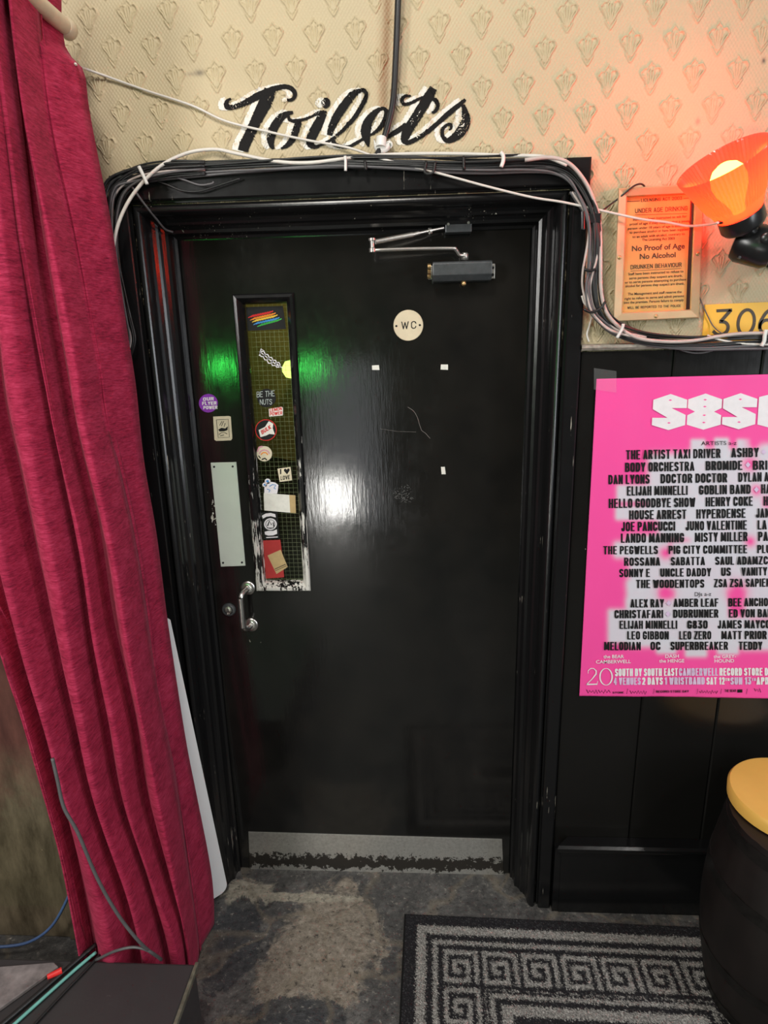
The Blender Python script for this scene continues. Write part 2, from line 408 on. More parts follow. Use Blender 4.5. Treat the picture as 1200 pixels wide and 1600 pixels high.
BAND_LINE = smooth_path([(606, -20), (605, 40), (602, 90), (600, 130), (598, 175), (592, 215)], 6)
def build_wall():
    x0, x1, z0, z1, st = -1.02, 1.0, 1.62, 2.56, .0014
    nx, nz = int((x1-x0)/st), int((z1-z0)/st)
    xs = np.linspace(x0, x1, nx); zs = np.linspace(z0, z1, nz)
    X, Z = np.meshgrid(xs, zs); H = relief(X, Z)
    V = np.stack([X, YW-H, Z], -1).reshape(-1, 3)
    idx = np.arange(nx*nz).reshape(nz, nx)
    q = np.stack([idx[:-1, :-1], idx[:-1, 1:], idx[1:, 1:], idx[1:, :-1]], -1)
    cx, cz = X[:-1, :-1], Z[:-1, :-1]
    keep = ~((cx > -.66) & (cx < .335) & (cz < 2.005))
    q = q[keep]
    # colour: cream paper, soot smudges, a brown band that follows the cable
    base = np.array([.53, .435, .275]); C = np.tile(base, (nz, nx, 1))
    lf = np.zeros_like(X)
    for k in range(24):
        fx, fz, ph = rng.normal(0, 6), rng.normal(0, 6), rng.uniform(0, 6.3); lf += np.sin(fx*X+fz*Z+ph)/24
    C *= (1+.12*lf)[..., None]
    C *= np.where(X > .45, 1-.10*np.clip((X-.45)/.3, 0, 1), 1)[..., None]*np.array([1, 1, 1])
    sl = np.array([at(p[0], p[1], YW) for p in BAND_LINE])
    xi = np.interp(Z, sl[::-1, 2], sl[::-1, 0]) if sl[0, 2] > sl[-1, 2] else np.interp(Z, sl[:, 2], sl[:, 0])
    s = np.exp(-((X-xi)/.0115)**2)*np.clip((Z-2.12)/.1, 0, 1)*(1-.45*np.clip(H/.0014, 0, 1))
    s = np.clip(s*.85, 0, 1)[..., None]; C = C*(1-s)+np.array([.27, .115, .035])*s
    for (px, py, rx, rz, a, c) in [(312, 114, .011, .006, .75, (.1, .08, .06)), (298, 116, .012, .004, .4, (.15, .12, .09)), (1193, 95, .004, .005, .9, (.03, .03, .03)),
                                   (1090, 190, .005, .007, .5, (.1, .08, .07)), (1178, 205, .02, .01, .25, (.2, .17, .14)), (350, 246, .02, .006, .35, (.15, .12, .09))]:
        p = at(px, py, YW); s = a*np.exp(-((X-p[0])/rx)**2-((Z-p[2])/rz)**2)[..., None]; C = C*(1-s)+np.array(c)*s
    me = bpy.data.meshes.new('wall_back'); 
    me.vertices.add(len(V)); me.vertices.foreach_set('co', V.astype(np.float32).ravel())
    nf = len(q); me.loops.add(nf*4); me.loops.foreach_set('vertex_index', q.astype(np.int32).ravel())
    me.polygons.add(nf); me.polygons.foreach_set('loop_start', np.arange(nf, dtype=np.int32)*4)
    me.polygons.foreach_set('use_smooth', np.ones(nf, dtype=bool))
    me.update(calc_edges=True)
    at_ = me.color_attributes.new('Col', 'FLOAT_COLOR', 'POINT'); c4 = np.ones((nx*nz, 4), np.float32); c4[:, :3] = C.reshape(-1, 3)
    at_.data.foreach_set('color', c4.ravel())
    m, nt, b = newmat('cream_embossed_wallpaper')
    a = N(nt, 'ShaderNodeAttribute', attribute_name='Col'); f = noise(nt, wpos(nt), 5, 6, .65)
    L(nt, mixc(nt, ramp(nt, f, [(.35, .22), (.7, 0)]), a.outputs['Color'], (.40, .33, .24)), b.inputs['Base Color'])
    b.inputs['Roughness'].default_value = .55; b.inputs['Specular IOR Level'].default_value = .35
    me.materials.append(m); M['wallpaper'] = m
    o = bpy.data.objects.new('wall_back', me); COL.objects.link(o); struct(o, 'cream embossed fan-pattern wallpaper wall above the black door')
    # plain continuation of the wall outside the photograph and behind the panelling
    wm = plain('cream_wall_plain', (.62, .50, .33), .6)
    mb = MB(); mb.box((-2.4, YW, 0), (-1.02, YW+.12, 3.0)); mb.box((1.0, YW, 0), (2.2, YW+.12, 3.0)); mb.box((-1.02, YW, 2.56), (1.0, YW+.12, 3.0))
    mb.box((-1.02, YW+.002, 0), (XL-.06, YW+.12, 1.62)); mb.box((XR+.06, YW+.002, 0), (1.0, YW+.12, 1.62))
    mb.box((-1.02, YW+.004, 1.62), (-.66, YW+.12, 2.62)); mb.box((.335, YW+.004, 1.62), (1.0, YW+.12, 2.62)); mb.box((-.66, YW+.004, 2.005), (.335, YW+.12, 2.62))
    e = obj('wall_core', mb, wm, parent=o); 
    return o
wall = build_wall()

# ---- floor
def floor_mat():
    m, nt, b = newmat('worn_slate_floor')
    f = noise(nt, wpos(nt), 6, 8, .72, .6); g = noise(nt, wpos(nt), 45, 6, .7)
    slate = ramp(nt, math_n(nt, 'ADD', math_n(nt, 'MULTIPLY', f, .6), math_n(nt, 'MULTIPLY', g, .4)), [(.3, (.022, .022, .024)), (.5, (.075, .072, .070)), (.72, (.20, .19, .18))])
    tan = ramp(nt, g, [(.3, (.13, .108, .084)), (.55, (.27, .23, .185)), (.8, (.46, .40, .34))])
    def blob(px, py, rx, ry):
        p = atz(px, py, 0); mp = N(nt, 'ShaderNodeMapping'); mp.inputs['Location'].default_value = (-p[0]/rx, -p[1]/ry, 0); mp.inputs['Scale'].default_value = (1/rx, 1/ry, 0)
        gg = N(nt, 'ShaderNodeNewGeometry'); L(nt, gg.outputs['Position'], mp.inputs['Vector'])
        ln = N(nt, 'ShaderNodeVectorMath', operation='LENGTH'); L(nt, mp.outputs[0], ln.inputs[0])
        return math_n(nt, 'SUBTRACT', 1.0, ln.outputs['Value'])
    nz = noise(nt, wpos(nt), 10, 7, .7, .8)
    def mask(bl, k=.9, soft=.08, gain=1.6):
        s = math_n(nt, 'ADD', bl, math_n(nt, 'MULTIPLY', math_n(nt, 'SUBTRACT', nz, .5), gain*2))
        return ramp(nt, s, [(.12, 0), (.12+soft, k)])
    t1 = mask(math_n(nt, 'MAXIMUM', blob(520, 1470, .17, .26), blob(440, 1530, .10, .14)), .95, .22, .9)
    c = mixc(nt, t1, slate, tan)
    t2 = mask(math_n(nt, 'MAXIMUM', blob(385, 1395, .10, .07), blob(470, 1402, .30, .022)), .9, .2, .9)
    pale = ramp(nt, g, [(.3, (.18, .165, .13)), (.7, (.46, .42, .34))])
    c = mixc(nt, t2, c, pale)
    d1 = mask(math_n(nt, 'MAXIMUM', blob(365, 1470, .10, .17), blob(455, 1600, .17, .085)), .9, .06, .55)
    dark = ramp(nt, g, [(.3, (.020, .022, .025)), (.6, (.05, .053, .058)), (.85, (.13, .13, .125))])
    c = mixc(nt, d1, c, dark)
    # pale veins of old mortar
    vo = N(nt, 'ShaderNodeTexVoronoi', feature='DISTANCE_TO_EDGE'); vo.inputs['Scale'].default_value = 3.1
    nv = N(nt, 'ShaderNodeTexNoise'); nv.inputs['Scale'].default_value = 5; L(nt, wpos(nt), nv.inputs['Vector'])
    va = N(nt, 'ShaderNodeVectorMath', operation='ADD'); sc = N(nt, 'ShaderNodeVectorMath', operation='SCALE'); sc.inputs['Scale'].default_value = .35
    L(nt, nv.outputs['Color'], sc.inputs[0]); L(nt, wpos(nt), va.inputs[0]); L(nt, sc.outputs[0], va.inputs[1]); L(nt, va.outputs[0], vo.inputs['Vector'])
    c = mixc(nt, math_n(nt, 'MULTIPLY', ramp(nt, vo.outputs['Distance'], [(.012, 1), (.05, 0)]), math_n(nt, 'MULTIPLY', f, .8)), c, (.20, .165, .12))
    hf = noise(nt, wpos(nt), 55, 8, .80)
    c = mixc(nt, ramp(nt, hf, [(.37, .85), (.46, 0)]), c, (.012, .012, .013)); c = mixc(nt, ramp(nt, hf, [(.57, 0), (.68, .65)]), c, (.50, .46, .40))
    L(nt, c, b.inputs['Base Color'])
    rr = N(nt, 'ShaderNodeMapRange'); rr.inputs[3].default_value = .35; rr.inputs[4].default_value = .75; L(nt, g, rr.inputs[0]); L(nt, rr.outputs[0], b.inputs['Roughness'])
    bump(nt, b, math_n(nt, 'ADD', math_n(nt, 'MULTIPLY', f, 1.5), math_n(nt, 'MULTIPLY', g, .5)), .7, .008)
    return m
fm = floor_mat()
mb = MB(); mb.box((-2.4, -4.1, -.1), (2.2, 1.3, 0))
struct(obj('floor', mb, fm), 'worn dark slate floor')
# raised stone sill in front of the door
# ---- architrave swept round the opening
def sweep_frame(name, prof, m):
    V = []; F = []; n = len(prof)
    for k in range(4):
        for u, Y in prof:
            V.append([(XL-u, Y, 0), (XL-u, Y, ZT+u+(.02 if u > .1 else 0)), (XR+u, Y, ZT+u+(.02 if u > .1 else 0)), (XR+u, Y, 0)][k])
    for k in range(3):
        for i in range(n-1): F.append((k*n+i, k*n+i+1, (k+1)*n+i+1, (k+1)*n+i))
    mb = MB(); mb.add(V, F); return obj(name, mb, m)
prof = [(-.012, .05), (-.012, .006), (.004, .006), (.004, -.010), (.010, -.014), (.013, -.022), (.013, -.045), (.020, -.048), (.026, -.056), (.029, -.066), (.034, -.070), (.040, -.078), (.043, -.088)]
for a in range(0, 181, 15):   # the round bead
    prof.append((.056-.013*math.cos(math.radians(a)), -.094-.028*math.sin(math.radians(a))))
prof += [(.070, -.110), (.0735, -.110), (.0745, -.122), (.077, -.125), (.106, -.125), (.110, -.122), (.111, YW+.005)]
arch = struct(sweep_frame('trim_1', prof, M['black_frame']), 'black gloss moulded door frame')
# ---- right-hand panelling
YB = -.112
def wains():
    mb = MB(); joints = [.392, .50, .625, .785, .90, 1.03, 1.16, 1.30, 2.1]
    edges = [at(908, 700, YB)[0]+.0, at(1053, 560, YB)[0], at(1200, 570, YB)[0], ]
    w = edges[1]-edges[0]
    xs = [XR+.111] + [edges[0]+w*k for k in range(1, 11)]
    for a, b in zip(xs[:-1], xs[1:]):
        ch = .0035
        V = [(a+.001, YB+.012, 0), (a+.001, YB+ch, 0), (a+ch+.001, YB, 0), (b-ch-.001, YB, 0), (b-.001, YB+ch, 0), (b-.001, YB+.012, 0)]
        n = len(V); mb.add(V + [(x, y, 1.655) for x, y, z in V], [(i, i+1, n+i+1, n+i) for i in range(n-1)])
        mb.add([(b-.003, YB+.010, 0), (b+.003, YB+.010, 0), (b+.003, YB+.010, 1.655), (b-.003, YB+.010, 1.655)], [(0, 1, 2, 3)])
    return mb
struct(obj('trim_2', wains(), chipped('black_board_paint', base=(.008, .0075, .007), amount=.185, rough=.2, vscale=(40, 40, 30), bmp=.1, spec=.4)), 'black painted matchboard panelling')
mb = MB()
zd = at(910, 540, -.125)[2]
mb.add([(XR+.111, YW, zd-.012), (XR+.111, -.122, zd-.012), (XR+.111, -.128, zd-.006), (XR+.111, -.128, zd), (XR+.111, -.104, zd+.003), (XR+.111, YW, zd+.003),
        (2.1, YW, zd-.012), (2.1, -.122, zd-.012), (2.1, -.128, zd-.006), (2.1, -.128, zd), (2.1, -.104, zd+.003), (2.1, YW, zd+.003)],
       [(i, i+1, i+7, i+6) for i in range(5)])
struct(obj('trim_3', mb, plain('dusty_cap_rail', (.30, .26, .22), .6, 0, .5, 60, .2)), 'dusty cap rail on top of the panelling')
# ---- skirting with mitred mouldings
zs = at(866, 1325, -.155)[2]
sk = [(-.113, zs+.004), (-.150, zs+.004), (-.157, zs-.002), (-.157, zs-.010), (-.149, zs-.016), (-.147, zs-.024), (-.141, zs-.030), (-.141, zs-.040), (-.137, zs-.044), (-.137, 0)]
xsk = XR+.114; V = []; 
for xx in (0, 1):
    for Y, z in sk: V.append(((xsk + (.157+Y)*.9) if xx == 0 else 2.1, Y, z))
n = len(sk)
mb = MB(); mb.add(V, [(i, i+1, n+i+1, n+i) for i in range(n-1)] + [tuple(range(n))])
mb.box((xsk, -.135, 0), (xsk+.04, -.112, zs-.02))
struct(obj('baseboard_right', mb, chipped('black_skirting_paint', amount=.18, rough=.18, bmp=.12)), 'black moulded skirting board')

# ---- door leaf
def door_mat():
    m, nt, b = newmat('black_door_paint')
    # chips
    f1 = noise(nt, wpos(nt, (70, 70, 45)), 1.0, 5, .7)
    tot = f1
    for (px, py, rx, rz, amt) in [(333, 800, .030, .15, .30), (395, 1003, .05, .09, .22), (400, 905, .05, .05, .16), (350, 690, .05, .10, .12), (365, 1220, .10, .03, .10), (530, 870, .2, .06, .04)]:
        p = at(px, py, 0); mp = N(nt, 'ShaderNodeMapping'); mp.inputs['Location'].default_value = (-p[0]/rx, 0, -p[2]/rz); mp.inputs['Scale'].default_value = (1/rx, 0, 1/rz)
        gg = N(nt, 'ShaderNodeNewGeometry'); L(nt, gg.outputs['Position'], mp.inputs['Vector']); ln = N(nt, 'ShaderNodeVectorMath', operation='LENGTH'); L(nt, mp.outputs[0], ln.inputs[0])
        tot = math_n(nt, 'ADD', tot, math_n(nt, 'MULTIPLY', math_n(nt, 'SUBTRACT', 1.0, ln.outputs['Value'], True), amt))
    ck = ramp(nt, tot, [(.80, 0), (.81, 1)])
    g = noise(nt, wpos(nt), 7, 4)
    base = ramp(nt, g, [(.3, (.007, .007, .007)), (.7, (.013, .012, .011))])
    L(nt, mixc(nt, ck, base, (.52, .48, .41)), b.inputs['Base Color'])
    rn = noise(nt, wpos(nt, (40, 40, 30)), 1, 5, .7); rl = noise(nt, wpos(nt, (5, 5, 3)), 1, 4, .6)
    L(nt, ramp(nt, math_n(nt, 'ADD', math_n(nt, 'MULTIPLY', rn, .5), math_n(nt, 'MULTIPLY', rl, .5)), [(.35, .05), (.65, .17)]), b.inputs['Roughness'])
    b.inputs['Specular IOR Level'].default_value = .62
    st = noise(nt, wpos(nt, (110, 110, 16)), 1, 3, .6); fine = noise(nt, wpos(nt, (300, 300, 180)), 1, 3, .6)
    bump(nt, b, math_n(nt, 'ADD', st, math_n(nt, 'ADD', math_n(nt, 'MULTIPLY', fine, .30), math_n(nt, 'MULTIPLY', ck, -2.0))), .14, .0011)
    return m
GX0, GX1, GZ0, GZ1 = at(372, 460)[0]-.004, at(457, 458)[0]+.002, at(487, 922)[2], at(372, 460)[2]
GX0 = -.478; GX1 = -.319
mb = MB(); DX0, DX1, DZ0, DZ1 = XL-.003, XR+.001, .006, ZT+.004
mb.box((DX0, 0, DZ0), (GX0+.012, .044, DZ1)); mb.box((GX1-.012, 0, DZ0), (DX1, .044, DZ1))
mb.box((GX0+.012, 0, DZ0), (GX1-.012, .044, GZ0+.012)); mb.box((GX0+.012, 0, GZ1-.012), (GX1-.012, .044, DZ1))
door = struct(obj('door_1', mb, door_mat()), 'black painted lavatory door with narrow wired glass panel')
# glazing bead: a mitred frame with bevelled inner faces
def ring(prof, x0, x1, z0, z1):
    V = []; F = []; n = len(prof)
    for k in range(4):
        for u, Y in prof:
            V.append([(x0+u, Y, z0+u), (x1-u, Y, z0+u), (x1-u, Y, z1-u), (x0+u, Y, z1-u)][k])
    for k in range(4):
        for i in range(n-1): F.append((k*n+i, k*n+i+1, ((k+1) % 4)*n+i+1, ((k+1) % 4)*n+i))
    m = MB(); m.add(V, F); return m
bead = obj('glazing_bead', ring([(0, .002), (.0, -.006), (.003, -.010), (.010, -.011), (.014, -.006), (.021, .004), (.024, .020), (.024, .03)], GX0, GX1, GZ0, GZ1), M['bead'], door, label='worn black bead round the glass, chipped to white along its lower edges')
gm, nt, b = newmat('wired_glass'); nt.nodes.remove(b)
tr = N(nt, 'ShaderNodeBsdfTransparent'); tr.inputs[0].default_value = (.82, .86, .78, 1); gs = N(nt, 'ShaderNodeBsdfGlossy'); gs.inputs['Roughness'].default_value = .06
fr = N(nt, 'ShaderNodeFresnel'); mx = N(nt, 'ShaderNodeMixShader'); L(nt, fr.outputs[0], mx.inputs[0]); L(nt, tr.outputs[0], mx.inputs[1]); L(nt, gs.outputs[0], mx.inputs[2]); L(nt, mx.outputs[0], nt.nodes['Material Output'].inputs[0])
YG = .020
mb = MB(); mb.box((GX0+.016, YG, GZ0+.016), (GX1-.016, YG+.005, GZ1-.016)); obj('glass_pane', mb, gm, door, label='wired glass pane')
mb = MB(); k = GX0+.02
while k < GX1-.02:
    mb.tube([(k, YG+.0075, GZ0+.017), (k, YG+.0075, GZ1-.017)], .00042, 4); k += .0125
k = GZ0+.024
while k < GZ1-.02:
    mb.tube([(GX0+.017, YG+.0075, k), (GX1-.017, YG+.0075, k)], .00042, 4); k += .0125
obj('wire_mesh', mb, M['wire'], door, label='square wire grid inside the glass')
# push plate, kick plate
def plate(name, P, Y, t, m, parent, label=None, bev=.0006):
    mb = MB(); mb.prism([at(x, y, Y-t) for x, y in P], (0, t, 0)); return obj(name, mb, m, parent, bevel=bev, label=label)
pp = plate('push_plate', [(329, 723), (369, 722), (383.5, 884), (345, 885.5)], 0, .0022, M['alu'], door, 'satin aluminium push plate')
for x, y in [(334.5, 729.5), (363.5, 729), (348.5, 879.5), (378, 879)]:
    mb = MB(); px_disc(mb, x, y, 1.7, 1.7, -.0028, .0008, 12); obj('screw', mb, M['ink'], pp)
km, nt, b = newmat('worn_kick_plate')
f = noise(nt, wpos(nt, (22, 22, 22)), 1.6, 7, .72); sep = N(nt, 'ShaderNodeSeparateXYZ'); L(nt, wpos(nt), sep.inputs[0])
zz = math_n(nt, 'ADD', sep.outputs[2], math_n(nt, 'MULTIPLY', math_n(nt, 'SUBTRACT', f, .5), .13))
fine = noise(nt, wpos(nt), 110, 5, .7)
band = ramp(nt, math_n(nt, 'MULTIPLY', zz, 5.0), [(.05, 0), (.09, .55), (.24, .55), (.34, .12), (.55, 0)])
s = math_n(nt, 'ADD', math_n(nt, 'MULTIPLY', fine, 1.3), band)
k1 = ramp(nt, s, [(.88, 0), (.96, 1)])
L(nt, mixc(nt, k1, ramp(nt, fine, [(.3, (.42, .40, .38)), (.7, (.62, .60, .57))]), (.022, .018, .015)), b.inputs['Base Color'])
L(nt, math_n(nt, 'SUBTRACT', .75, math_n(nt, 'MULTIPLY', k1, .75)), b.inputs['Metallic']); b.inputs['Roughness'].default_value = .45
plate('kick_plate', [(388, 1300), (784.5, 1311.5), (787, 1371), (390.5, 1361.5)], 0, .0025, km, door, 'steel kick plate with the black paint half worn off')
# pull handle
h0, h1 = at(384.5, 918), at(391, 975)
hx = -.509; zt, zb = 1.005, .888
mb = MB(); 
P = [(hx+.006, 0, zt), (hx+.004, -.022, zt)] + [(hx+.004-.018*math.sin(a)*.5, -.022-.026*math.sin(a), zt-.02*(1-math.cos(a))) for a in np.linspace(.3, math.pi/2, 6)]
Q = [(x, y, zb+zt-z) for x, y, z in P[::-1]]
mb.tube(smooth_path(P+Q, 3), .0085, 14)
hd = obj('pull_handle', mb, M['steel'], door, 'angle', label='bent steel pull handle')
mb = MB()
for z in (zt, zb): mb.lathe([(.0001, 0), (.021, 0), (.021, .006), (.018, .009), (.009, .010)], (hx+.006, 0, z), (0, -1, 0), 24)
obj('rose', mb, M['steel'], hd, 'angle')
lk = at(358, 952)
mb = MB(); mb.lathe([(.020, 0), (.0205, .004), (.018, .007), (.0135, .0075), (.013, .004)], tuple(lk), (0, -1, 0), 24)
lo = obj('lock_escutcheon', mb, M['closer'], door, 'angle', label='round keyhole escutcheon')
mb = MB(); mb.lathe([(.0105, .003), (.0105, .0095), (.009, .0105)], (lk[0], lk[1], lk[2]+.002), (0, -1, 0), 20); mb.box((lk[0]-.004, -.0098, lk[2]-.012), (lk[0]+.004, -.001, lk[2]-.002))
obj('lock_cylinder', mb, M['arm'], lo, 'angle')
mb = MB(); mb.box((lk[0]-.0012, -.0112, lk[2]-.004), (lk[0]+.0012, -.0100, lk[2]+.007)); obj('keyhole', mb, M['ink'], lo)

mb = MB(); px_line(mb, smooth_path([(637, 636), (646, 642), (652, 652), (656, 665), (659, 673)], 4), .7, -.0004); px_line(mb, [(658, 672), (665, 677), (672, 685)], .6, -.0004); px_line(mb, [(594, 670), (620, 674), (650, 675)], .35, -.0004)
obj('scratch', mb, plain('scratch_grey', (.16, .14, .13), .6), door, label='thin curved pale scratch')
mb = MB()
for k in range(60):
    a = random.uniform(0, 6.28); r = 15*math.sqrt(random.random()); x, y = 630+r*math.cos(a), 772+1.05*r*math.sin(a); px_line(mb, [(x, y), (x+random.uniform(-4, 4), y+random.uniform(-3, 3))], random.uniform(.5, 1.4), -.0003-k*3e-6)
obj('residue_mark', mb, plain('residue_grey', (.055, .052, .05), .6), door, label='round grey patch of glue residue')

# ---- corridor seen through the glass
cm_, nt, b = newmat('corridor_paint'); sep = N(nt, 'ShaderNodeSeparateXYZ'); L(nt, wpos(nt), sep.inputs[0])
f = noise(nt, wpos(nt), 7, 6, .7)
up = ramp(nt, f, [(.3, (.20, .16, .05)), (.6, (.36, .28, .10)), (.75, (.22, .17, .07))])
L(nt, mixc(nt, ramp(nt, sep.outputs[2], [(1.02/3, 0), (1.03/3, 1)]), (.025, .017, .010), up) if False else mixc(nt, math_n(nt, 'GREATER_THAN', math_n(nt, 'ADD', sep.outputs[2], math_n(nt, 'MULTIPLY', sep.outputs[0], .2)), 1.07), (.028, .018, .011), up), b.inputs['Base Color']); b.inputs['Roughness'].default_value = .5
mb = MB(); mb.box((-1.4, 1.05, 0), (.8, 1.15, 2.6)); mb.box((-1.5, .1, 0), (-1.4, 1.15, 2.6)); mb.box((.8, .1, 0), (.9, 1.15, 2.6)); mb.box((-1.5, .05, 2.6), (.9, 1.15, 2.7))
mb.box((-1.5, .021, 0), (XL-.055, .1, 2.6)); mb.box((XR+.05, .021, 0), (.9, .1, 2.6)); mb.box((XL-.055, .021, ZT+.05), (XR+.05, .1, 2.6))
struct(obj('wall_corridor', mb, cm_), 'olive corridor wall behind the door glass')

gw_, nt, b = newmat('green_glint_glow'); nt.nodes.remove(b); e = N(nt, 'ShaderNodeEmission'); e.inputs[0].default_value = (.7, 1, .2, 1); e.inputs[1].default_value = 3.2; L(nt, e.outputs[0], nt.nodes['Material Output'].inputs[0])  # added glowing globe on a bracket, stands in for the green glint on the glass
c = at(455, 577, .80); mb = MB(); mb.lathe([(.001, -.035), (.022, -.03), (.035, -.008), (.035, .008), (.022, .03), (.001, .035)], tuple(c), (0, 0, 1), 20)
gt = thing('glint_globe', 'added green glowing globe in the corridor standing in for a green glint on the door glass', 'lamp', (c[0], 1.045, c[2])); obj('globe', mb, gw_, gt, True)
mb = MB(); mb.tube([tuple(c+np.array([0, .03, 0])), (c[0], 1.052, c[2])], .012, 10); obj('bracket', mb, M['black_plastic'], gt)

# ---- far end of the bar room (seen only as reflections)
rm = plain('bar_room_wall', (.16, .13, .10), .7)
mb = MB(); mb.box((-2.4, -4.1, 0), (-.97, -4.0, 3)); mb.box((-.36, -4.1, 0), (2.2, -4.0, 3)); mb.box((-.97, -4.1, 1.5), (-.36, -4.0, 3))
struct(obj('wall_front', mb, rm), 'dim far wall of the bar room')
em, nt, b = newmat('street_daylight'); nt.nodes.remove(b); e = N(nt, 'ShaderNodeEmission'); e.inputs[0].default_value = (.93, .97, 1, 1); e.inputs[1].default_value = 1.25
sep = N(nt, 'ShaderNodeSeparateXYZ'); L(nt, wpos(nt), sep.inputs[0]); L(nt, e.outputs[0], nt.nodes['Material Output'].inputs[0])
mb = MB(); mb.box((-.97, -4.08, .02), (-.36, -4.06, 1.5)); w1 = struct(obj('window_1', mb, em), 'pale daylight through street door')
em2, nt, b = newmat('sunlit_street'); nt.nodes.remove(b); e = N(nt, 'ShaderNodeEmission'); e.inputs[0].default_value = (1, .98, .93, 1); e.inputs[1].default_value = 40.0; L(nt, e.outputs[0], nt.nodes['Material Output'].inputs[0])
mb = MB(); mb.box((-.93, -4.055, .08), (-.66, -4.05, .44)); struct(obj('window_2', mb, em2), 'sunlit lower pane of street door')

# ================================================================== THINGS
# ---- painted lettering over the door
def z5(P): return [(330+p[0]/5.4545, 120+p[1]/5.4545, p[2]/5.4545) for p in P]
def z6(P): return [(540+p[0]/5.4545, 120+p[1]/5.4545, p[2]/5.4545) for p in P]
STROKES = [
 [z5([(172,190,20),(138,215,38),(140,258,48),(200,262,42),(300,222,52),(390,172,64),(470,135,58),(560,100,46),(640,88,42),(695,112,40),(716,152,36),(700,190,30),(664,203,26),(660,192,16)]),
  z5([(505,112,100),(470,205,112),(420,305,104),(370,410,92),(325,505,88),(285,590,92),(272,636,88)])],
 [z5([(700,306,24),(650,318,44),(590,360,66),(540,430,76),(514,510,70),(512,570,52),(530,618,24)]),
  z5([(662,335,18),(668,365,30),(700,382,26),(735,385,44),(742,400,58),(722,470,58),(690,540,52),(645,590,38),(596,615,14)]),
  z5([(690,375,20),(770,370,24),(850,345,22),(920,312,30),(985,303,24)])],
 [z5([(960,312,60),(915,400,82),(870,490,82),(846,560,72),(870,596,44),(925,598,16)]),
  z5([(978,184,20),(980,205,66),(978,228,76),(975,252,62),(972,272,18)])],
 [z5([(890,598,16),(980,565,24),(1090,490,28),(1180,400,34),(1250,310,38),(1305,215,36),(1322,160,32),(1305,122,30),(1260,125,40),(1200,165,62),(1130,255,74),(1070,345,72),(1030,430,62),(1010,502,48)]),
  z5([(1042,540,30),(1050,575,40),(1100,596,32),(1160,600,28),(1215,580,24),(1290,540,18)])],
 [z6([(210,500,16),(270,462,32),(318,405,42),(345,340,40),(345,290,34),(310,274,30),(250,310,52),(195,385,78),(172,465,86),(180,530,62),(196,598,16)]),
  z6([(60,578,18),(150,535,26)])],
 [z6([(352,525,26),(400,490,40),(450,460,46),(520,410,44)]),
  z6([(748,100,66),(705,175,84),(645,275,86),(590,365,84),(535,450,84),(505,530,72),(530,562,44),(600,535,38),(700,470,38),(800,385,40),(890,305,44),(970,240,40),(1020,195,24)]),
  z6([(558,165,16),(505,172,28),(480,205,32),(500,238,30),(560,225,28),(640,185,26),(690,178,20)]),
  z6([(715,180,24),(765,205,36),(785,250,34),(765,295,30),(735,310,20)])],
 [z6([(1000,240,30),(1018,310,58),(1020,390,84),(985,465,88),(920,525,66),(865,545,44),(828,510,34),(826,455,30),(860,415,26),(895,410,26),(898,440,22),(880,458,12)])],
]
def paint_ribbon(mb, P, dx, dy, grow, eps, ragged=0.0):
    P = smooth_path(P, 14); n = len(P); m = 9; V = []
    for i in range(n):
        a, b2 = P[max(i-1, 0)][:2], P[min(i+1, n-1)][:2]; t = b2-a; t = t/(np.linalg.norm(t)+1e-9); nn = np.array([-t[1], t[0]])
        w = max(P[i][2], .6)+grow
        j0, j1 = rng.normal(0, ragged), rng.normal(0, ragged)
        for k in range(m):
            s = -.5+k/(m-1); q = P[i][:2]+nn*(w*s+(j0 if s < 0 else j1)*abs(s)*2)+np.array([dx, dy]); V.append(at(q[0], q[1], YW))
    V = np.array(V); h = relief(V[:, 0], V[:, 2]); V[:, 1] = YW-h-eps
    mb.add(V, [(i*m+k, i*m+k+1, (i+1)*m+k+1, (i+1)*m+k) for i in range(n-1) for k in range(m-1)])
lm, nt, b = newmat('painted_letter_black')
f = noise(nt, wpos(nt), 160, 5, .7); L(nt, ramp(nt, f, [(.68, (.014, .013, .013)), (.76, (.16, .13, .10))]), b.inputs['Base Color']); b.inputs['Roughness'].default_value = .8; b.inputs['Specular IOR Level'].default_value = .12
sm_, nt, b = newmat('painted_letter_white')
f = noise(nt, wpos(nt, (130, 130, 60)), 1, 5, .7); L(nt, ramp(nt, f, [(.36, (.60, .49, .34)), (.52, (.74, .71, .66))]), b.inputs['Base Color']); b.inputs['Roughness'].default_value = .6
zc = at(545, 215, YW)
sign = thing('painted_sign', 'black brush-script lettering reading Toilets painted on the wallpaper over the door', 'lettering', (zc[0], YW-.002, zc[2]))
mb = MB()
for lt in STROKES:
    for st in lt: paint_ribbon(mb, st, -8.5, -.5, 2.0, .0011, .5)
obj('white_shadow', mb, sm_, sign, True, label='white brushed shadow behind the letters')
for lt in STROKES:
    mb = MB()
    for st in lt: paint_ribbon(mb, st, 0, 0, 0, .0020, .25)
    obj('letter', mb, lm, sign, True)

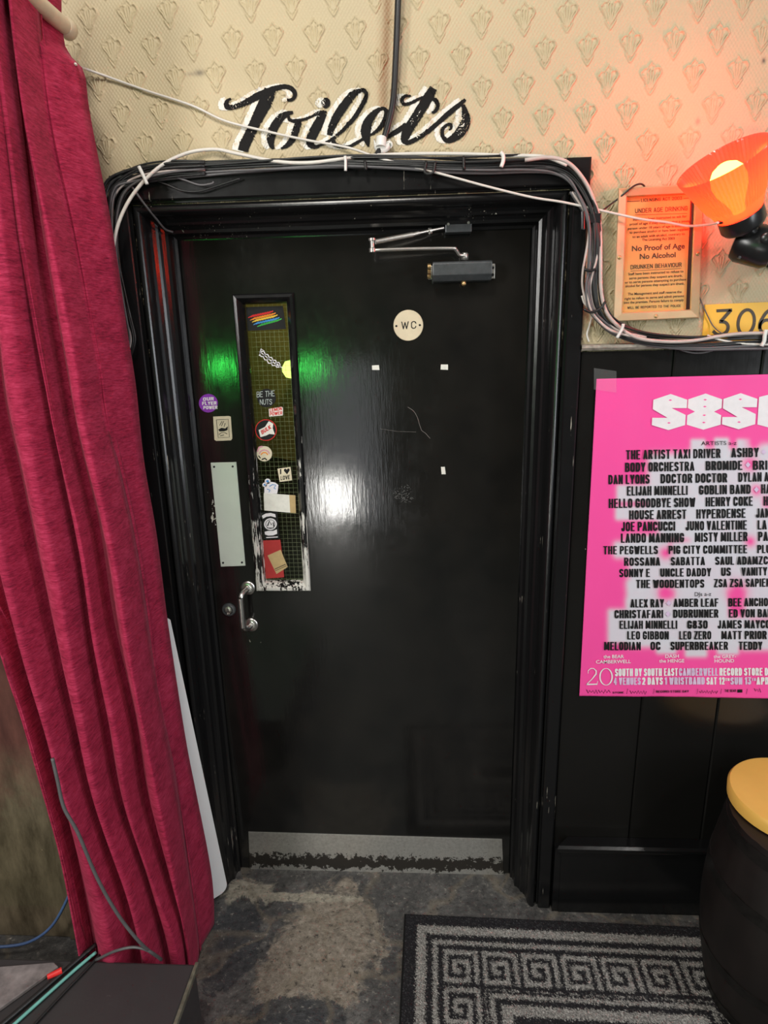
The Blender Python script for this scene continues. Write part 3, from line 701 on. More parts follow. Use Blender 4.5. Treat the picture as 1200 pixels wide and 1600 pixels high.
# ---- door closer
dc = thing('door_closer', 'grey hydraulic door closer with folding arm at the top of the door', 'door closer', at(722, 440, 0))
mb = MB(); a, c = at(675, 407, -.0), at(770, 403, 0); x0, x1 = at(676, 415, -.05)[0], at(769, 412, -.05)[0]; z0, z1 = 1.835, 1.868
zt_ = at(720, 408, -.05)[2]
z1 = zt_; z0 = at(720, 426, -.055)[2]-.006
prof2 = [(0, z0-.012), (-.040, z0-.012), (-.055, z0+.002), (-.055, z1-.004), (-.051, z1), (0, z1)]
V = [(x0, y, z) for y, z in prof2]+[(x1, y, z) for y, z in prof2]; n = 6
mb.add(V, [(i, (i+1) % n, n+(i+1) % n, n+i) for i in range(n)]+[tuple(range(n)), tuple(range(n, 2*n))])
obj('body', mb, M['closer'], dc, bevel=.002)
mb = MB(); mb.box((x0-.010, -.006, z0-.004), (x0, 0, z1-.004)); obj('mounting_plate', mb, M['arm'], dc, bevel=.001)
mb = MB(); mb.box((x1, -.006, z0-.006), (x1+.012, 0, z1-.004)); fl = obj('mounting_plate', mb, M['arm'], dc, bevel=.001)
for z in (z0+.003, z1-.013):
    mb = MB(); mb.lathe([(.0035, 0), (.003, .002)], (x1+.007, -.006, z), (0, -1, 0), 12); obj('screw', mb, M['ink'], fl)
mb = MB(); mb.lathe([(.006, 0), (.006, .010), (.004, .013)], ((x0+x1)/2+.005, -.030, z0-.010), (0, -.2, -1), 14); obj('valve_screw', mb, M['brass'], dc, True)
mb = MB()
for k in (0, 1, 2):
    mb = MB(); mb.lathe([(.007, 0), (.007, .008)], (x0-.004, -.012-.013*k, z0+.004+.010*k), (-1, 0, 0), 10); obj('end_screw', mb, M['brass'], dc)
pv = at(725, 402, -.045); el = at(582, 390, -.10)
el2 = at(581, 378, -.10); fa = at(693, 356, -.045)
mb = MB(); mb.tube(smooth_path([at(727, 399, -.045), at(718, 398, -.05), at(712, 390, -.06), at(704, 388, -.065), at(640, 389, -.085), at(584, 391, -.10)], 6), .0042, 10)
mb.lathe([(.009, -.006), (.009, .008), (.006, .011)], at(726, 402, -.04), (0, 0, 1), 14)
obj('main_arm', mb, M['arm'], dc, True)
mb = MB(); mb.tube([el2+np.array([.008, 0, 0]), at(645, 366.5, -.075)], .0058, 12); mb.tube([at(645, 366.5, -.075), at(655, 364, -.07)], .0048, 10); mb.tube([at(655, 364, -.07), fa], .0034, 10)
mb.lathe([(.0072, -.003), (.0072, .003)], at(672, 361, -.06), tuple(fa-el2), 10)
obj('forearm', mb, M['arm'], dc, 'angle')
mb = MB(); mb.lathe([(.0075, -.004), (.0075, .004), (.0052, .006), (.0052, .020), (.0085, .021), (.0085, .026)], at(582, 391, -.10), (0, 0, 1), 14)
obj('elbow_joint', mb, M['arm'], dc, 'angle')
b0, b1 = at(696, 340, -.045), at(737, 362, -.045)
mb = MB(); mb.box((b0[0], -.045, b1[2]), (b1[0], -.010, b0[2]))
bk = obj('bracket', mb, M['closer'], dc, bevel=.0015)
for x, y in [(700.5, 350.5), (732, 348)]:
    mb = MB(); mb.lathe([(.0036, 0), (.003, .0025)], at(x, y, -.045), (0, -1, 0), 12); obj('screw', mb, M['arm'], bk)

# ---- round sign on the door
wc = thing('lavatory_sign', 'round cream disc reading WC high on the black door', 'sign', at(638, 533, 0))
c0 = at(638, 508.5, 0)
mb = MB(); mb.lathe([(.0385, 0), (.0385, .0018), (.0375, .003), (.0001, .003)], tuple(c0), (0, -1, 0), 48); obj('disc', mb, M['cream_disc'], wc, 'angle')
mb = MB(); put_text(mb, 'WC', 627, 514.5, 650.5, 513.5, 12, -.0033, pw=.11, ph=.11, gw=.55, gap=.3); obj('lettering', mb, M['ink'], wc)
for x, y in ((619.3, 509.5), (656, 508)):
    mb = MB(); px_disc(mb, x, y, 1.7, 1.7, -.0036, .0006, 12); obj('screw', mb, M['ink'], wc)

# ---- white tape scraps on the door
for (P, lab) in [([(581, 571), (592, 570.5), (593, 578), (581.5, 578)], 'scrap of white tape on the door, upper left of three'),
                 ([(689, 569.5), (700, 569.5), (700, 578), (688.5, 577.5)], 'scrap of white tape on the door, upper right of three below the WC disc'),
                 ([(689, 729.5), (695, 729.5), (696.5, 741), (690, 741)], 'small upright scrap of white tape, lowest of three on the door')]:
    mb = MB(); px_poly(mb, P, -.0007, .0006); tag(obj('tape_scrap', mb, M['paper_white'], bevel=0), lab, 'tape', 'white tape scraps left on the door')

# ---- stickers. On the door leaf Y=-.0006, on the glass Y = YG-.0006
YD, YS = -.0008, YG-.0008
def sticker(name, label, P, m, Y, cat='sticker', disc=None):
    c = at(sum(p[0] for p in P)/len(P), max(p[1] for p in P), Y) if P else at(disc[0], disc[1]+disc[3], Y)
    t = thing(name, label, cat, c, 'stickers on the door and its glass'); mb = MB()
    if P: px_poly(mb, P, Y, .0005)
    else: px_disc(mb, *disc, Y, .0005)
    obj('backing', mb, m, t); return t
def scrib(mb, x0, y0, x1, y1, n, w, Y, amp=1.0):
    pts = [(x0+(x1-x0)*i/n, y0+(y1-y0)*i/n+random.uniform(-1, 1)*amp) for i in range(n+1)]; px_line(mb, pts, w, Y)
E1 = .0004
t = sticker('round_sticker', 'round purple sticker with pale lettering on the door left of the glass', None, M['st_purple'], YD, disc=(325.5, 630, 14.8, 14.5)); mb = MB()
for k, (ln, a, c) in enumerate([('OUR', 317, 334), ('FLYER', 315, 338), ('POWER', 316, 339)]): put_text(mb, ln, a+k*.8, 626.5+k*6.6, c+k*.4, 625.5+k*6.8, 5.4, YD-E1, pw=.26, ph=.2)
obj('lettering', mb, M['white_print'], t)
t = sticker('card_sticker', 'cream card sticker with a black fish drawing above the push plate', [(333, 651), (357, 650), (360.5, 651), (363, 685), (361, 688), (338, 689), (335, 687)], M['paper_cream'], YD); mb = MB()
px_line(mb, [(338, 656), (356.5, 655), (358.5, 683), (341, 684), (338, 656)], .8, YD-E1)
px_poly(mb, [(341, 671), (346, 668.5), (352, 669.5), (356, 666), (355.5, 672), (350, 674), (343, 674)], YD-E1, .0003)
for q in ([(343, 665), (347, 658)], [(346, 666), (348.5, 660), (350, 658)], [(350, 667), (352, 661)], [(342, 679), (346, 676), (351, 676), (355, 678)], [(344, 681), (350, 679.5)]): px_line(mb, q, .9, YD-E1)
obj('drawing', mb, M['ink'], t)
t = sticker('rainbow_sticker', 'black sticker with rainbow brush strokes at the top of the glass', [(384, 480), (442, 478), (447, 514), (387, 517)], M['st_black'], YS)
for k, (mn, x0, y0, x1, y1) in enumerate([('st_red', 390, 494, 424, 487), ('st_orange', 393, 498, 428, 490), ('st_yellow', 396, 501, 431, 493), ('st_blue', 398, 505, 434, 497), ('st_green', 404, 508, 437, 499)]):
    mb = MB(); n = 9
    for j in range(n):
        a = j/n; x = x0+(x1-x0)*a; y = y0+(y1-y0)*a; px_line(mb, [(x-2, y+2.5), (x+6.5, y-2.0)], [1.0, 1.7], YS-E1)
    obj('brush_stroke', mb, M[mn], t)
t = thing('script_sticker', 'slanting white cut-out lettering sticker on the green lit glass', 'sticker', at(422, 575, YS), 'stickers on the door and its glass'); mb = MB()
for (x, y, s) in [(410, 553, 4.2), (416, 558, 4.5), (422, 563, 4.8), (428, 567, 4.4), (434, 570, 3.8)]:
    px_line(mb, [(x+s*math.cos(a), y+s*1.1*math.sin(a)) for a in np.linspace(0, 6.3, 7)], 1.5, YS); px_line(mb, [(x-s, y-s), (x+s, y+s*.8)], 1.3, YS)
px_line(mb, [(405, 556), (408, 545), (413, 549)], 1.4, YS); px_line(mb, [(432, 570), (442, 575)], 1.2, YS)
obj('lettering', mb, M['white_print'], t)
t = sticker('band_sticker', 'round grey-green sticker with pale spidery lettering, second lettering down the glass', None, M['st_black'], YS, disc=(416.5, 622, 14.5, 14.5)); mb = MB()
put_text(mb, 'BE THE', 401, 621, 429, 619, 9, YS-E1, pw=.10, ph=.10); put_text(mb, 'NUTS', 406, 632.5, 425, 632, 8.5, YS-E1, pw=.10, ph=.10); obj('lettering', mb, M['st_grey'], t)
t = sticker('slogan_sticker', 'white sticker with red lettering reading LEMON POWER', [(420, 639), (440, 635.5), (442, 637), (442, 649), (420.5, 651)], M['paper_white'], YS); mb = MB()
put_text(mb, 'LEMON', 421.5, 643.8, 440.5, 641, 5.4, YS-E1, pw=.2, ph=.17); put_text(mb, 'POWER', 421.5, 649.8, 441, 647.8, 5.4, YS-E1, pw=.2, ph=.17); obj('lettering', mb, M['st_red'], t)
t = sticker('bulk_sticker', 'round black sticker with red rim and white banner lettered in red', None, M['st_red'], YS, disc=(415.5, 672, 16.8, 16.8)); mb = MB(); px_disc(mb, 415.5, 672, 15.6, 15.6, YS-E1, .0003)
obj('black_ring', mb, M['st_black'], t); mb = MB(); px_poly(mb, [(404, 672), (414, 667), (420, 658), (427, 662), (426, 669), (429.5, 679), (421, 678), (416, 680.5), (407, 683)], YS-2*E1, .0003); obj('banner', mb, M['paper_white'], t)
mb = MB(); put_text(mb, 'BULK', 409.5, 679, 424, 669.5, 6, YS-3*E1, upx=-2.2, pw=.24, ph=.18); obj('lettering', mb, M['st_red'], t)
t = sticker('patterned_sticker', 'small round cream and pink patterned sticker below the red-rimmed one', None, M['paper_cream'], YS, disc=(413, 709, 12, 12)); mb = MB()
px_line(mb, [(413+8*math.cos(a), 711-8*math.sin(a)) for a in np.linspace(.2, 2.9, 9)], 1.9, YS-E1); px_line(mb, [(402, 706), (405, 699), (410, 697.5)], 2.5, YS-E1); obj('pink_arc', mb, M['st_pink'], t)
mb = MB(); px_line(mb, [(413+5.2*math.cos(a), 712-5*math.sin(a)) for a in np.linspace(.2, 2.9, 9)], 1.6, YS-E1); obj('orange_arc', mb, M['st_orange'], t)
mb = MB(); px_line(mb, [(409, 718), (414, 716), (417, 719)], 2, YS-E1); px_line(mb, [(404, 712), (407, 716)], 1.6, YS-E1); obj('black_mark', mb, M['st_black'], t)
t = sticker('heart_sticker', 'small cream square sticker with a black heart after the letter I', [(433.5, 732.5), (454, 729.5), (456.5, 750.5), (437, 753)], M['paper_cream'], YS); mb = MB()
put_text(mb, 'I', 437.5, 741, 439.5, 740.8, 8, YS-E1, pw=.22); px_poly(mb, [(448.5, 741.2), (443.5, 735.6), (444, 733), (446.5, 732.4), (448, 734.2), (449.6, 732), (452, 732.3), (452.6, 735)], YS-E1, .0003)
put_text(mb, 'LOVE', 438.5, 750.5, 453, 748.5, 6.5, YS-E1, pw=.2, ph=.16); obj('lettering', mb, M['ink'], t)
t = thing('cartoon_sticker', 'white cut-out sticker with bubbles just above the blank white label', 'sticker', at(422, 771, YS), 'stickers on the door and its glass'); mb = MB()
px_poly(mb, [(413, 771), (413, 762), (418, 754), (424, 753), (430, 754), (435, 758), (434, 766), (433, 771.5)], YS, .0005); px_disc(mb, 418, 752, 4.5, 4.2, YS, .0005); px_disc(mb, 413.5, 757.5, 3.6, 3.4, YS, .0005); obj('backing', mb, M['white_print'], t)
mb = MB(); px_disc(mb, 418, 752, 2.1, 2.0, YS-E1, .0003); px_disc(mb, 413.5, 757.5, 1.5, 1.5, YS-E1, .0003); px_line(mb, [(421, 760), (426, 757), (431, 758), (428, 763), (431, 764)], 1.3, YS-E1); px_line(mb, [(417, 764), (422, 766), (420, 769)], 1.2, YS-E1); obj('drawing', mb, M['st_blue'], t)
t = sticker('blank_label', 'wide blank white label with a tan strip at its right end', [(412, 770.5), (461.5, 774), (462.5, 802), (413, 797.5)], M['paper_white'], YS-.0006, 'label'); mb = MB(); px_poly(mb, [(452, 773.4), (461.5, 774), (462.5, 802), (453.5, 801.1)], YS-.0010, .0003); obj('tan_strip', mb, M['paper_tan'], t)
t = sticker('poster_sticker', 'upright black sticker with white round emblem below the blank label', [(409, 800.5), (433, 799.5), (437, 841.5), (413.5, 843)], M['st_black'], YS); mb = MB()
px_poly(mb, [(409, 806), (415, 802.5), (423, 801.5), (430, 803.5), (431, 808.5), (423, 806.5), (416, 807.5), (411, 810.5)], YS-E1, .0003); px_disc(mb, 422.5, 819, 10, 9.2, YS-E1, .0003)
px_poly(mb, [(413.5, 831), (419, 829.5), (427, 829.5), (432.5, 827), (433, 834), (427, 836.5), (419, 837), (414, 835)], YS-E1, .0003); px_line(mb, [(416, 840), (434, 839)], 1.4, YS-E1); obj('white_emblem', mb, M['white_print'], t)
mb = MB(); px_line(mb, [(418, 822), (421, 814), (424, 820), (427, 816), (428, 823)], 2.0, YS-2*E1); px_line(mb, [(422.5+7.4*math.cos(a), 819+6.9*math.sin(a)) for a in np.linspace(0, 6.3, 20)], .8, YS-2*E1); px_line(mb, [(417, 825), (428, 825)], 1.1, YS-2*E1)
obj('drawing', mb, M['st_black'], t)
t = sticker('red_sticker', 'dark red square sticker at the bottom of the glass', [(411, 844.5), (438, 843.5), (441, 868), (444, 902), (415.5, 904)], M['paper_red'], YS+.0003)
t = sticker('tan_tag', 'tilted tan card tag stuck over the red sticker', [(418, 868), (438.5, 859), (449.5, 886), (432, 897)], M['paper_tan'], YS-.0006, 'tag'); mb = MB(); px_line(mb, [(429, 889.5), (446.5, 881.5)], 1.2, YS-.0010); px_line(mb, [(430, 892), (447.5, 884)], .8, YS-.0010); obj('lines', mb, M['brown_ink'], t)

# ---- poster: pink A1 sheet taped to the boards
YP = YB-.004
PTL, PBL = at(932, 592, YP), at(905, 1087, YP)
pw_, ph_ = .594, PTL[2]-PBL[2]
nx, nz = 150, 220
U, Wv = np.meshgrid(np.linspace(0, 1, nx), np.linspace(0, 1, nz))
XX = (PTL[0]+(PBL[0]-PTL[0])*Wv)+pw_*U; ZZ = PTL[2]-ph_*Wv+(.004*U*(1-2*Wv))
bow = .0012*np.sin(U*19+Wv*3)*np.sin(Wv*9)+.0015*np.clip(Wv-.93, 0, 1)/.07*np.sin(U*8+1)
YY = YP+.0004*np.sin(U*40)-np.clip(bow, -.0015, .0015)-.0002
def poster_rects():
    # sprayed white shapes, in pixels of the photograph
    return [(1083, 690, 1098, 720, 5), (1120, 688, 1135, 720, 5), (1155, 690, 1170, 715, 5), (1085, 708, 1185, 800, 9), (1020, 716, 1085, 800, 10), (968, 762, 1040, 780, 6), (966, 795, 1040, 808, 6), (1035, 780, 1085, 830, 10),
            (1085, 790, 1170, 860, 10), (1045, 820, 1100, 835, 8), (985, 842, 1040, 866, 8), (965, 852, 1030, 866, 8), (1055, 852, 1160, 870, 9), (990, 868, 1160, 915, 10), (1160, 880, 1200, 912, 8), (985, 912, 1024, 945, 8), (1060, 918, 1130, 960, 9),
            (1170, 915, 1240, 960, 9), (985, 940, 1130, 1005, 8), (955, 957, 985, 1000, 7), (1130, 970, 1165, 1005, 8), (1030, 1000, 1052, 1017, 6), (1075, 1000, 1100, 1022, 6), (1125, 1000, 1150, 1018, 6), (1190, 700, 1260, 740, 9), (1170, 800, 1260, 870, 10), (1180, 740, 1260, 770, 8), (1165, 975, 1240, 1010, 8)]
def project(P):
    q = (P-CP)@CM.T; return q[:, 0]/q[:, 2]*FPX+600, q[:, 1]/q[:, 2]*FPX+800
PV = np.stack([XX, YY, ZZ], -1).reshape(-1, 3)
pxx, pyy = project(PV)
inv = np.ones(len(PV))
for (a, b2, c, d, s) in poster_rects():
    dx = np.maximum(np.maximum(a-pxx, pxx-c), 0); dy = np.maximum(np.maximum(b2-pyy, pyy-d), 0)
    inv *= 1-.96*np.exp(-(dx*dx+dy*dy)/(2*(s*.62)**2))
for (hx_, hy_, r) in [(1040, 925, 9), (1040, 864, 7), (1152, 924, 11), (1172, 725, 8), (1182, 766, 6), (1172, 846, 6), (1178, 690, 8)]:
    k = np.exp(-((pxx-hx_)**2+(pyy-hy_)**2)/(2*r*r)*.9); inv = inv*(1-k)+k
wmask = (1-inv)[:, None]
PC = np.array([.88, .075, .34])*(1-wmask)+np.array([.62, .60, .67])*wmask
q = np.arange(nx*nz).reshape(nz, nx)
mb = MB(); mb.v = PV.tolist(); mb.f = np.stack([q[:-1, :-1], q[1:, :-1], q[1:, 1:], q[:-1, 1:]], -1).reshape(-1, 4).tolist()
pm_, nt, b = newmat('pink_poster_paper'); a = N(nt, 'ShaderNodeAttribute', attribute_name='Col'); L(nt, a.outputs['Color'], b.inputs['Base Color']); b.inputs['Roughness'].default_value = .5; b.inputs['Specular IOR Level'].default_value = .3
bump(nt, b, noise(nt, wpos(nt, (14, 14, 14)), 1, 3), .25, .004)
poster = thing('festival_poster', 'hot pink festival line-up poster taped to the black panelling', 'poster', (PBL[0]+.3, YP, PBL[2]))
pap = obj('sheet', mb, pm_, poster, True, colors=PC); sol = pap.modifiers.new('s', 'SOLIDIFY'); sol.thickness = .0003
YT = YP-.0024
def c1(x, y): return 900+x/4, 560+y/4
def c2(x, y): return 900+x/4, 840+y/4
K = dict(pw=.20, ph=.13, gw=.29, gap=.075)
T1 = [("THE ARTIST TAXI DRIVER",312,632,903,622),("ASHBY",970,619,1143,616),("BODY ORCHESTRA",306,710,740,703),("BROMIDE",810,700,1040,697),("BRI",1105,697,1196,696),("DAN LYONS",202,787,460,783),("DOCTOR DOCTOR",528,781,945,775),("DYLAN A",1014,772,1204,769),
 ("ELIJAH MINNELLI",318,858,698,853),("GOBLIN BAND",768,852,1092,846),("HA",1157,845,1215,844),("HELLO GOODBYE SHOW",204,936,746,928),("HENRY COKE",810,926,1105,921),("H",1172,920,1200,920),("HOUSE ARREST",332,1008,690,1003),("HYPERDENSE",752,1002,1060,996),("JAN",1125,996,1210,995),
 ("JOE PANCUCCI",283,1081,620,1077),("JUNO VALENTINE",685,1076,1068,1070),("LA",1135,1070,1192,1069),("LANDO MANNING",280,1153,676,1149),("MISTY MILLER",742,1148,1072,1142),("PA",1138,1142,1200,1141)]
T2 = [("THE PEGWELLS",170,105,512,103),("PIG CITY COMMITTEE",578,103,1070,98),("PLU",1133,98,1215,97),("ROSSANA",300,177,526,175),("SABATTA",592,174,806,172),("SAUL ADAMZC",870,171,1200,168),("SONNY E",270,248,462,246),("UNCLE DADDY",526,245,845,242),("US",907,240,968,239),("VANITY",1034,239,1195,236),
 ("THE WOODENTOPS",375,316,802,313),("ZSA ZSA SAPIEN",862,311,1215,307),("ALEX RAY",340,437,550,436),("AMBER LEAF",610,434,890,432),("BEE ANCHO",952,431,1200,429),("CHRISTAFARI",240,505,545,503),("DUBRUNNER",607,502,890,500),("ED VON BAD",955,500,1225,498),
 ("ELIJAH MINNELLI",272,571,633,570),("G830",695,570,823,569),("JAMES MAYCO",885,569,1212,567),("LEO GIBBON",320,637,580,637),("LEO ZERO",645,637,845,636),("MATT PRIOR",908,636,1192,635),("MELODIAN",175,704,405,704),("OC",465,703,528,703),("SUPERBREAKER",590,703,950,702),("TEDDY",1017,702,1165,702)]
mb = MB()
for s, a, y0, b2, y1 in T1: put_text(mb, s, *c1(a, y0), *c1(b2, y1), 14.6, YT, **K)
for s, a, y0, b2, y1 in T2: put_text(mb, s, *c2(a, y0), *c2(b2, y1), 13.0, YT, **K)
put_text(mb, 'ARTISTS a-z', *c1(782, 543), *c1(1003, 540), 6.2, YT, mode='font'); put_text(mb, 'DJs a-z', *c2(742, 366), *c2(845, 364), 6.2, YT, mode='font')
for (x0, x1, y, n) in [(66, 135, 962, 7), (140, 215, 962, 7), (338, 440, 968, 12), (770, 885, 965, 14), (1115, 1155, 955, 5)]:
    pts = [c2(x0+(x1-x0)*i/n, y+(9 if i % 2 else -9)+random.uniform(-4, 4)) for i in range(n+1)]; px_line(mb, pts, .9, YT)
put_text(mb, 'STORE', *c2(228, 975), *c2(300, 974), 2.9, YT, pw=.25, gw=.6); put_text(mb, 'RECORD STORE DAY', *c2(500, 970), *c2(705, 968), 3.6, YT, pw=.25, gw=.6); put_text(mb, 'THE BEAR', *c2(928, 966), *c2(1000, 965), 4, YT, pw=.25, gw=.6)
px_poly(mb, [c2(1008, 950), c2(1040, 949), c2(1040, 968), c2(1008, 969)], YT, .0001)
for x in (320, 485, 758, 907, 1068): px_line(mb, [c2(x+3, 945), c2(x-3, 977)], .5, YT)
obj('black_lettering', mb, M['ink'], poster)
mb = MB()
K2 = dict(pw=.23, ph=.14, gw=.26, gap=.08)
for s, a, y0, b2, y1, c in [("SOUTH BY SOUTH EAST",243,867,637,864,12),("RECORD STORE D",896,863,1200,862,12),("2 DAYS",413,920,543,919,11.5),("SAT 12",815,919,930,918,11.5),("TH",932,896,960,896,4.5),("APR",1128,919,1205,918,11.5)]: put_text(mb, s, *c2(a, y0), *c2(b2, y1), c, YT, **K2)
for s, a, y0, b2, y1 in [("the BEAR",172,754,300,753),("CAMBERWELL",125,787,343,784),("DASH",558,752,643,751),("the HENGE",520,781,677,780),("the GREY-",860,754,1000,752),("HOUND",866,781,988,780)]: put_text(mb, s, *c2(a, y0), *c2(b2, y1), 5.2, YT, mode='font', offset=.012)
def d2(P, w): px_line(mb, [c2(x, y) for x, y in P], [q_/4 for q_ in w], YT)
d2([(76, 850), (76, 832), (92, 818), (110, 818), (126, 832), (126, 852), (100, 885), (66, 917)], [3, 4, 5, 5, 8, 9, 5, 4]); d2([(66, 918), (132, 916), (136, 896)], [8, 8, 3])
d2([(188+38*math.cos(a_), 870+52*math.sin(a_)) for a_ in np.linspace(0, 2*math.pi, 33)], [3+6*abs(math.cos(a_)) for a_ in np.linspace(0, 2*math.pi, 33)])
obj('white_lettering', mb, M['white_print'], poster)
mb = MB()
# the block title: six-cornered letters cut from the white
def title(ox, kind):
    # ox: left edge in crop pixels; a letter is 212 wide; skew to the right going up
    def pt(u, v): return c1(ox+u*212+(1-v)*14, 222+v*226-ox*.012+6)
    def pg(P): px_poly(mb, [pt(*p) for p in P], YT, .0001)
    if kind == 'S':
        pg([(0,.16),(.5,0),(1,.16),(1,.39),(.55,.39),(.98,.58),(.98,.86),(.5,1),(0,.86),(0,.66),(.45,.66),(0,.42)])
    elif kind == '8':
        pg([(0,.16),(.5,0),(1,.16),(1,.40),(.78,.5),(1,.60),(1,.86),(.5,1),(0,.86),(0,.60),(.22,.5),(0,.40)])
    else:
        pg([(0,.12),(.5,0),(.5,.38),(.3,.38),(.3,.45),(.5,.45),(.5,.58),(.3,.58),(.3,.66),(.5,.66),(.5,1),(0,.88)])
for ox, kd in ((472, 'S'), (690, '8'), (910, 'S'), (1132, 'E')): title(ox, kd)
obj('title_lettering', mb, M['white_print'], poster)
mb = MB()
for ox, ks in ((472, (.17, .80)), (690, (.17, .36, .60, .80)), (910, (.17, .80))):
    for v in ks:
        x, y = c1(ox+106+(1-v)*14, 222+v*226-ox*.012+6); px_poly(mb, [(x-3, y), (x, y-1.3), (x+3, y), (x, y+1.3)], YT-.0002, .0001)
obj('pink_cuts', mb, plain('poster_pink', (.88, .075, .34), .5, 0, .02), poster)
mb = MB()
for s, a, y0, b2, y1, c in [("CAMBERWELL",643,864,888,863,12),("4 VENUES",235,921,405,920,11.5),("1 WRISTBAND",553,919,805,918,11.5),("SUN 13",965,919,1095,918,11.5),("TH",1098,896,1125,896,4.5)]: put_text(mb, s, *c2(a, y0), *c2(b2, y1), c, YT, **K2)
obj('lilac_lettering', mb, M['lilac_print'], poster)
mb = MB()
for x, y in [(1173, 585), (1075, 665), (1128, 820)]: px_poly(mb, [(900+x/4-4, 560+y/4), (900+x/4, 560+y/4-4.5), (900+x/4+4, 560+y/4), (900+x/4, 560+y/4+4.5)], YT-.0001, .0001)
for x, y in [(580, 410), (575, 478)]: px_poly(mb, [(900+x/4-4, 840+y/4), (900+x/4, 840+y/4-4.5), (900+x/4+4, 840+y/4), (900+x/4, 840+y/4+4.5)], YT-.0001, .0001)
obj('diamond_marks', mb, M['lilac_print'], poster)
tm, nt, b = newmat('clear_tape'); b.inputs['Roughness'].default_value = .15; b.inputs['Base Color'].default_value = (.7, .7, .7, 1); b.inputs['Alpha'].default_value = .09
mb = MB(); V = []
for i in range(9):
    for j in range(9):
        p = at(928+i*4.4, 575+j*4.2+i*.6, YP-.0035-.0022*abs(math.sin(i*1.1+j*.8))); V.append(p)
mb.add(V, [(i*9+j, i*9+j+1, i*9+j+10, i*9+j+9) for i in range(8) for j in range(8)])
tag(obj('clear_tape', mb, tm, None, True), 'crinkled clear tape over the top left corner of the pink poster', 'tape')

# ---- licensing notice in a gold frame, hung slightly askew
YN = YW-.004
TL, TR, BR, BL = (966, 294), (1101, 287), (1092, 497), (957.5, 503)
def nq(u, v, Y):     # u,v in the frame outline
    a = np.array(TL)*(1-u)+np.array(TR)*u; b2 = np.array(BL)*(1-u)+np.array(BR)*u; p = a*(1-v)+b2*v; return at(p[0], p[1], Y)
notice = thing('licensing_notice', 'gold-framed licensing act notice hanging on the wallpaper beside the lamp', 'sign', nq(.5, 1, YN))
def frame_ring(us, vs, Ys):
    V = []; F = []; n = len(us)
    for k in range(4):
        for a, c, Y in zip(us, vs, Ys): V.append(nq([a, 1-a, 1-a, a][k], [c, c, 1-c, 1-c][k], Y))
    for k in range(4):
        for i in range(n-1): F.append((k*n+i, k*n+i+1, ((k+1) % 4)*n+i+1, ((k+1) % 4)*n+i))
    m = MB(); m.add(V, F); return m
obj('frame', frame_ring([0, 0, .012, .095, .105, .108], [0, 0, .008, .060, .066, .068], [YN+.002, YN-.020, YN-.023, YN-.021, YN-.018, YN-.006]), M['gold_frame'], notice)
mb = MB(); mb.prism([nq(.1, .06, YN-.007), nq(.9, .06, YN-.007), nq(.9, .94, YN-.007), nq(.1, .94, YN-.007)], (0, .004, 0)); obj('plate', mb, M['gold_plate'], notice)
mb = MB(); mb.prism([nq(.845, .09, YN-.0082), nq(.885, .088, YN-.0082), nq(.888, .937, YN-.0082), nq(.848, .937, YN-.0082)], (0, .0012, 0)); obj('edge_strip', mb, M['dark_strip'], notice)
def n1(x, y): return 940+x/6.959, 280+y/6.957
YX = YN-.0078
mb = MB(); Q = dict(pw=.15, ph=.13, gw=.52, gap=.12)
put_text(mb, 'LICENSING ACT 2003', *n1(430, 247), *n1(875, 222), 5.2, YX, **Q)
put_text(mb, 'UNDER AGE DRINKING', *n1(365, 370), *n1(935, 340), 7.2, YX, **Q)
put_text(mb, 'No Proof of Age', *n1(330, 782), *n1(905, 752), 8.2, YX, mode='font', offset=.022)
put_text(mb, 'No Alcohol', *n1(415, 868), *n1(805, 846), 8.0, YX, mode='font', offset=.022)
put_text(mb, 'DRUNKEN BEHAVIOUR', *n1(315, 980), *n1(870, 952), 6.8, YX, **Q)
px_line(mb, [n1(315, 998), n1(865, 970)], .6, YX); px_line(mb, [n1(365, 388), n1(930, 372)], .6, YX)
px_line(mb, [n1(272, 243), n1(418, 236)], .9, YX); px_line(mb, [n1(890, 210), n1(1032, 200)], .9, YX); px_line(mb, [n1(272, 243), n1(268, 420)], .5, YX); px_line(mb, [n1(1032, 200), n1(1005, 560)], .5, YX)
for s, a, y0, b2, y1 in [("Staff have been instructed to ask for",340,450,925,415),("proof of age if they suspect that a young",305,502,965,465),("person under 18 years of age is attempting",285,550,965,512),("to purchase alcohol or have been supplied",305,592,945,555),("to an adult with alcohol, contrary to",335,640,905,605),("The Licensing Act 2003",440,672,795,655),
    ("Staff have been instructed to refuse to",290,1045,890,1012),("serve persons they suspect are drunk,",300,1090,880,1060),("or to serve persons attempting to purchase",255,1135,920,1100),("alcohol for persons they suspect are drunk.",260,1175,900,1145),
    ("The Management and staff reserve the",285,1262,870,1236),("right to refuse to serve and admit persons",252,1312,895,1280),("into the premises. Persons failure to comply",245,1355,893,1325)]:
    put_text(mb, s, *n1(a, y0), *n1(b2, y1), 3.9, YX, mode='font', offset=.012)
put_text(mb, 'WILL BE REPORTED TO THE POLICE', *n1(280, 1412), *n1(862, 1388), 3.9, YX, pw=.17, ph=.15, gw=.6, gap=.16)
obj('lettering', mb, M['brown_ink'], notice)
for (u, v) in ((.048, .52), (.955, .52), (.5, .972)):
    p = nq(u, v, YN-.022); mb = MB(); mb.lathe([(.0045, 0), (.004, .002), (.0015, .0024)], tuple(p), (0, -1, 0), 14); obj('screw', mb, M['brass'], notice, True)

